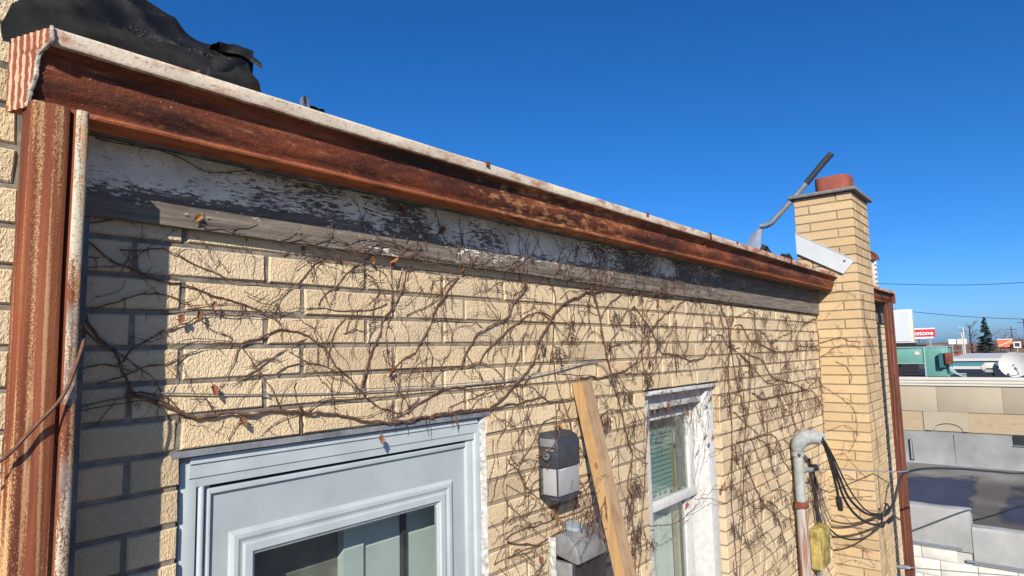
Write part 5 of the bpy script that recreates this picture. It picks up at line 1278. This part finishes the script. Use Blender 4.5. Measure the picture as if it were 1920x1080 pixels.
def grow(root, lines, f3, seed, spur=1., liftmax=.010, tend=None, near=1., lscale=1., brn=1., lim_=None):
    r = random.Random(seed)
    for li, ln in enumerate(lines):
        rad = ln[0]*.001*(.50 if ln[0] > 4 else .44); pts = [(ln[i]*.001, ln[i+1]*.001) for i in range(1, len(ln), 2)]
        st = .009 if near < .9 else .016
        c = catmull([(a, b, 0) for a, b in pts], st); n = len(c); ph = r.uniform(0, 99); path = []; rr = []
        lift0 = r.uniform(.0, liftmax*.5)
        for i, p in enumerate(c):
            w = rad*1.3; s = i*st
            lift = rad*.9+lift0+liftmax*max(0, mnoise.noise(Vector((s*7, ph, 0))))
            zk = .0022*(abs((s*24+ph) % 2-1)*2-1)*r.uniform(.7, 1.3); u = p.x+w*mnoise.noise(Vector((s*60, ph, 1)))+w*1.8*mnoise.noise(Vector((s*16, ph, 6)))+zk*math.sin(ph); z = p.y+w*mnoise.noise(Vector((s*60, ph, 2)))+w*1.8*mnoise.noise(Vector((s*16, ph, 8)))+zk*math.cos(ph)
            path.append(f3(u, z, lift)); node = 1.55 if (i % 6 == 0 and r.random() < .7) else 1
            rr.append(rad*(1-.38*i/n)*node*r.uniform(.86, 1.12))
        MB().tube(path, rr, 7 if rad > .002 else 5).build('stem' if rad > .0016 else 'twig', M_VINE, root, smooth=True)
        for i in range(2, n-1):
            if r.random() < .5*(st/.012):   # holdfast rootlets
                a = r.uniform(0, 6.283); L = r.uniform(.002, .006)*lscale; d = f3(math.cos(a), math.sin(a), 0)-f3(0, 0, 0); p = path[i]; tend.tube([p, p+d*(rr[i]+L)], [.0008*lscale, .0004*lscale], 3, cap=False)
            if rad > .0012 and r.random() < .028*brn*(st/.012):   # side branches that keep the stem's habit
                pa, pb = c[max(0, i-2)], c[min(n-1, i+2)]; ang = math.atan2(pb.y-pa.y, pb.x-pa.x)+r.choice((-1, 1))*r.uniform(.5, 1.2); wander(tend, c[i].x, c[i].y, r.uniform(.06, .26)*lscale**.5, r, ang, f3, rad*r.uniform(.35, .6), lim=lim_)
            if r.random() < .17*spur*(st/.012):
                a = r.uniform(0, 6.283); L = r.uniform(.006, .022)*(1.2 if rad > .002 else .9)*lscale; p = path[i]; d = f3(math.cos(a), math.sin(a), r.uniform(.1, .5))-f3(0, 0, 0)
                q = p+d*L*.6+f3(0, -.3*L, 0)-f3(0, 0, 0); tend.tube([p, q, q+d*L*.5+(f3(r.uniform(-1, 1), r.uniform(-1, 0), 0)-f3(0, 0, 0))*L*.5], [.0012, .0009, .0005], 3, cap=False)
                if r.random() < .35: tend.tube([q, q+(f3(r.uniform(-1, 1), r.uniform(-1, 1), .2)-f3(0, 0, 0))*L*.6], [.0009, .0004], 3, cap=False)
def cluster(tend, f3, u, z, size, r, n=16):
    # a dangling dried flower cluster: forked stalks with little dark knobs
    o = f3(0, 0, 0)
    for _ in range(n):
        a = r.gauss(0, .7); L = size*r.uniform(.3, 1); p = f3(u+r.gauss(0, size*.22), z+r.gauss(0, size*.22), r.uniform(.006, .03)); d = f3(math.sin(a), -math.cos(a), r.uniform(-.2, .4))-o
        q = p+d*L*.5; e_ = q+(f3(math.sin(a+r.uniform(-.9, .9)), -math.cos(a), r.uniform(-.2, .3))-o)*L*.5; tend.tube([p, q, e_], [.0016, .0013, .0010], 3, cap=False); tend.tube([e_-d*.002, e_, e_+d*.004], [.0006, .0027, .0008], 4, cap=False)
        for _k in range(2):
            g_ = q.lerp(e_, r.random()); h_ = g_+(f3(r.uniform(-1, 1), r.uniform(-1, .4), r.uniform(0, .5))-o)*L*.28; tend.tube([g_, h_], [.001, .0008], 3, cap=False); tend.tube([h_-d*.002, h_+d*.002], [.0022, .0018], 4, cap=False)
roots = {}; tends = {}; FY = to3('y', 0.)
for k, key in enumerate(['left', 'upper_left', 'door_top', 'fan', 'centre_left', 'mid', 'thick', 'lamp', 'window_left', 'above_window', 'corner', 'lower_right', 'sill', 'frieze']):
    ls = D[key]; xs = [ln[i]*.001 for ln in ls for i in range(1, len(ln), 2)]; zs = [ln[i]*.001 for ln in ls for i in range(2, len(ln), 2)]
    root = thing('climbing_vine', (sum(xs)/len(xs), 0, min(zs)), LAB[key], 'vine', 'bare vines climbing the wall'); td = MB(); roots[key] = root; tends[key] = td
    f3 = to3('y', -.027) if key == 'frieze' else (to3('y', .004) if key == 'sill' else FY)
    grow(root, ls, f3, 100+k, 2.6 if key in ('corner', 'lower_right') else 1.7 if key in ('window_left', 'above_window', 'frieze') else 1.3, .0065 if key not in ('door_top',) else .010, td, .8 if max(xs) < 1.2 else 1, 1.8 if key in ('corner', 'lower_right') else 1.25, 2.4 if key in ('left', 'upper_left', 'fan', 'centre_left', 'mid', 'thick', 'lamp') else 1.3, (-.1, XC-.012, -2.5, .02) if key not in ('frieze', 'sill') else None)
chv = thing('climbing_vine', (XC, -.2, -2.3), LAB['chim'], 'vine', 'bare vines climbing the wall'); tdc = MB()
grow(chv, D['chx'], to3('x', XC), 300, 2.2, .012, tdc, 1., 1.6, 3.2, (YC0+.01, -.01, -2.4, .3)); grow(chv, D['chy'], to3('y', YC0), 301, 2.0, .012, tdc, 1., 1.6, 2.5, (XC+.01, XC1-.01, -2.4, .2))
# fine wandering runners between the traced stems, kept with the vine they grow from
rv_ = random.Random(77)
def scatter(key, n, x0, x1, z0, z1, Lr, ang, rad):
    for _ in range(n):
        u, z = rv_.uniform(x0, x1), rv_.uniform(z0, z1)
        if blocked(u, z): continue
        wander(tends[key], u, z, rv_.uniform(*Lr), rv_, rv_.choice(ang)+rv_.gauss(0, .35), FY, rad*rv_.uniform(.7, 1.4), lim=(x0-.3, min(x1+.3, XC-.01), -2.5, .02))
H = math.pi/2
scatter('left', 10, -.08, .35, -.42, 0, (.06, .2), (0, .5, -.5, 3.1), .0009); scatter('fan', 14, .3, .9, -.42, 0, (.08, .25), (H, -H, .6, 2.5), .0009)
scatter('centre_left', 14, .45, .85, -.35, .02, (.1, .3), (H, -H, 1.2), .0009); scatter('mid', 28, .75, 1.5, -.45, .02, (.1, .35), (H, -H, .7, 2.4), .001)
scatter('thick', 26, 1.1, 1.75, -.6, .02, (.1, .35), (H, -H, .4), .0012); scatter('lamp', 46, 1.13, 1.7, -1.2, -.5, (.1, .35), (H, -H, .6, 2.6, -.5), .0012)
scatter('window_left', 42, 1.65, 2.24, -1.7, 0, (.12, .5), (H, -H, .5, 2.6), .0014); scatter('above_window', 40, 2.1, 3.3, -.45, 0, (.12, .45), (H, -H, .8, 2.2), .0016)
scatter('corner', 55, 3.16, 5.3, -.7, 0, (.15, .6), (H, -H, .3, 2.8, -.4), .0019); scatter('lower_right', 60, 3.16, 5.25, -2.1, -.6, (.15, .6), (-H, -H, H, .4, 2.7), .0019)
for _ in range(46):   # strands bunched over the lower lamp
    u, z = 1.60+rv_.gauss(0, .05), -.86+rv_.gauss(0, .05); wander(tends['lamp'], u, z, rv_.uniform(.1, .25), rv_, -H+rv_.gauss(0, .8), to3('y', -.06-.09*rv_.random()), .0011)
for _ in range(95):   # twigs standing on the frieze
    x = 1.35+2.0*abs(rv_.betavariate(2, 2)) if rv_.random() < .8 else rv_.uniform(.5, 1.4); wander(tends['frieze'], x, fz(x)+rv_.uniform(0, .05), rv_.uniform(.05, .2), rv_, H+rv_.gauss(0, .55), to3('y', -.027), .0014, lim=(0, 5, 0, .2))
for _ in range(60): x = rv_.uniform(.1, 3.4); wander(tends['frieze'], x, fz(x)+rv_.uniform(-.02, .012), rv_.uniform(.1, .4), rv_, rv_.gauss(0, .15), to3('y', -.026), .0013, lim=(0, 5, -.05, .08))
for _ in range(70): u, z = rv_.uniform(WX0, WX1), rv_.uniform(-.62, -.46); wander(tends['sill'], u, z, rv_.uniform(.05, .2), rv_, -H+rv_.gauss(0, .9), to3('y', rv_.uniform(-.005, .03)), .0012)
rl = random.Random(4)
def nearest(u, z):
    best = None
    for key in roots:
        for ln in D[key]:
            for i in range(1, len(ln), 2):
                d = abs(ln[i]*.001-u)+abs(ln[i+1]*.001-z)
                if best is None or d < best[0]: best = (d, key)
    return best[1]
for u, z in D['clusters']:
    u, z = u*.001, z*.001; key = nearest(u, z); s = .05+.018*max(0, u-1.2); cluster(tends[key], FY, u, z, min(s, .095), rl, 10)
for key, n, x0, x1, z0, z1 in (('corner', 16, 3.25, 5.2, -.75, -.05), ('lower_right', 26, 3.3, 5.1, -2.0, -.7), ('above_window', 5, 2.1, 3.2, -.4, -.02), ('window_left', 6, 1.75, 2.2, -1.5, -.05)):
    for _ in range(n): cluster(tends[key], FY, rl.uniform(x0, x1), rl.uniform(z0, z1), rl.uniform(.035, .075), rl, 7)
for key, td in tends.items(): tag(td.build('tendrils', M_TWIG, roots[key]), kind='stuff')
tag(tdc.build('tendrils', M_TWIG, chv), kind='stuff')
for i, (u, z, c) in enumerate(D['leaves']):
    u, z = u*.001, z*.001; key = nearest(u, z); o = bpy.data.objects.new('leaf', LM[(i % 3, c)]); link(o, roots[key]); s = (.0135+.0042*max(0, u))*rl.uniform(.8, 1.25)
    yy = -.03 if z > .03 else -.014
    if 1.36 < u < 1.56 and -.82 < z < -.56: u, yy = 1.385, -.05
    o.matrix_basis = Matrix.Translation((u, yy, z)) @ Matrix.Rotation(rl.uniform(-.7, .7), 4, 'Z') @ Matrix.Rotation(rl.uniform(2.2, 4.0), 4, 'Y') @ Matrix.Rotation(rl.uniform(-.5, .5), 4, 'X') @ Matrix.Scale(s, 4)
# strand crossing the front of the lamp
st_ = MB().tube(catmull([(1.50, -.02, -.49), (1.44, -.06, -.53), (1.41, -.092, -.575), (1.395, -.08, -.605), (1.380, -.05, -.632), (1.375, -.01, -.648)], .01), .0022, 5); st_.build('twig', M_VINE, roots['lamp'], smooth=True)
ov = MB().tube(catmull([(-.30, -.12, -.46), (-.256, -.174, -.424), (-.236, -.180, -.406), (-.219, -.182, -.384), (-.199, -.181, -.36), (-.173, -.180, -.328), (-.159, -.178, -.299), (-.145, -.176, -.251), (-.135, -.16, -.225), (-.118, -.10, -.20), (-.10, -.02, -.19)], .01), .0032, 6); ov.build('stem', M_VINE, roots['left'], smooth=True)
# wire stapled along the wall
w = D['wire']; wp = [(w[i]*.001, w[i+1]*.001) for i in range(0, len(w), 2)]
wt = thing('wall_wire', (.7, 0, -.4), 'thin grey wire stapled along the bricks above the door', 'wire')
MB().tube(catmull([(u, -.006, z) for u, z in wp], .03), .0017, 6).build('conductor', M_GREYP, wt, smooth=True); MB().tube(catmull([(u+.004, -.009, z+.0085) for u, z in wp[4:]], .03), .0014, 6).build('conductor', M_GREYP, wt, smooth=True)
for u, z in (wp[2], wp[5], wp[7], wp[9]): MB().tube([(u-.004, 0, z+.012), (u-.004, -.010, z+.01), (u+.004, -.010, z-.006), (u+.004, 0, z-.008)], .0014, 5).build('staple', M_ALU, wt)
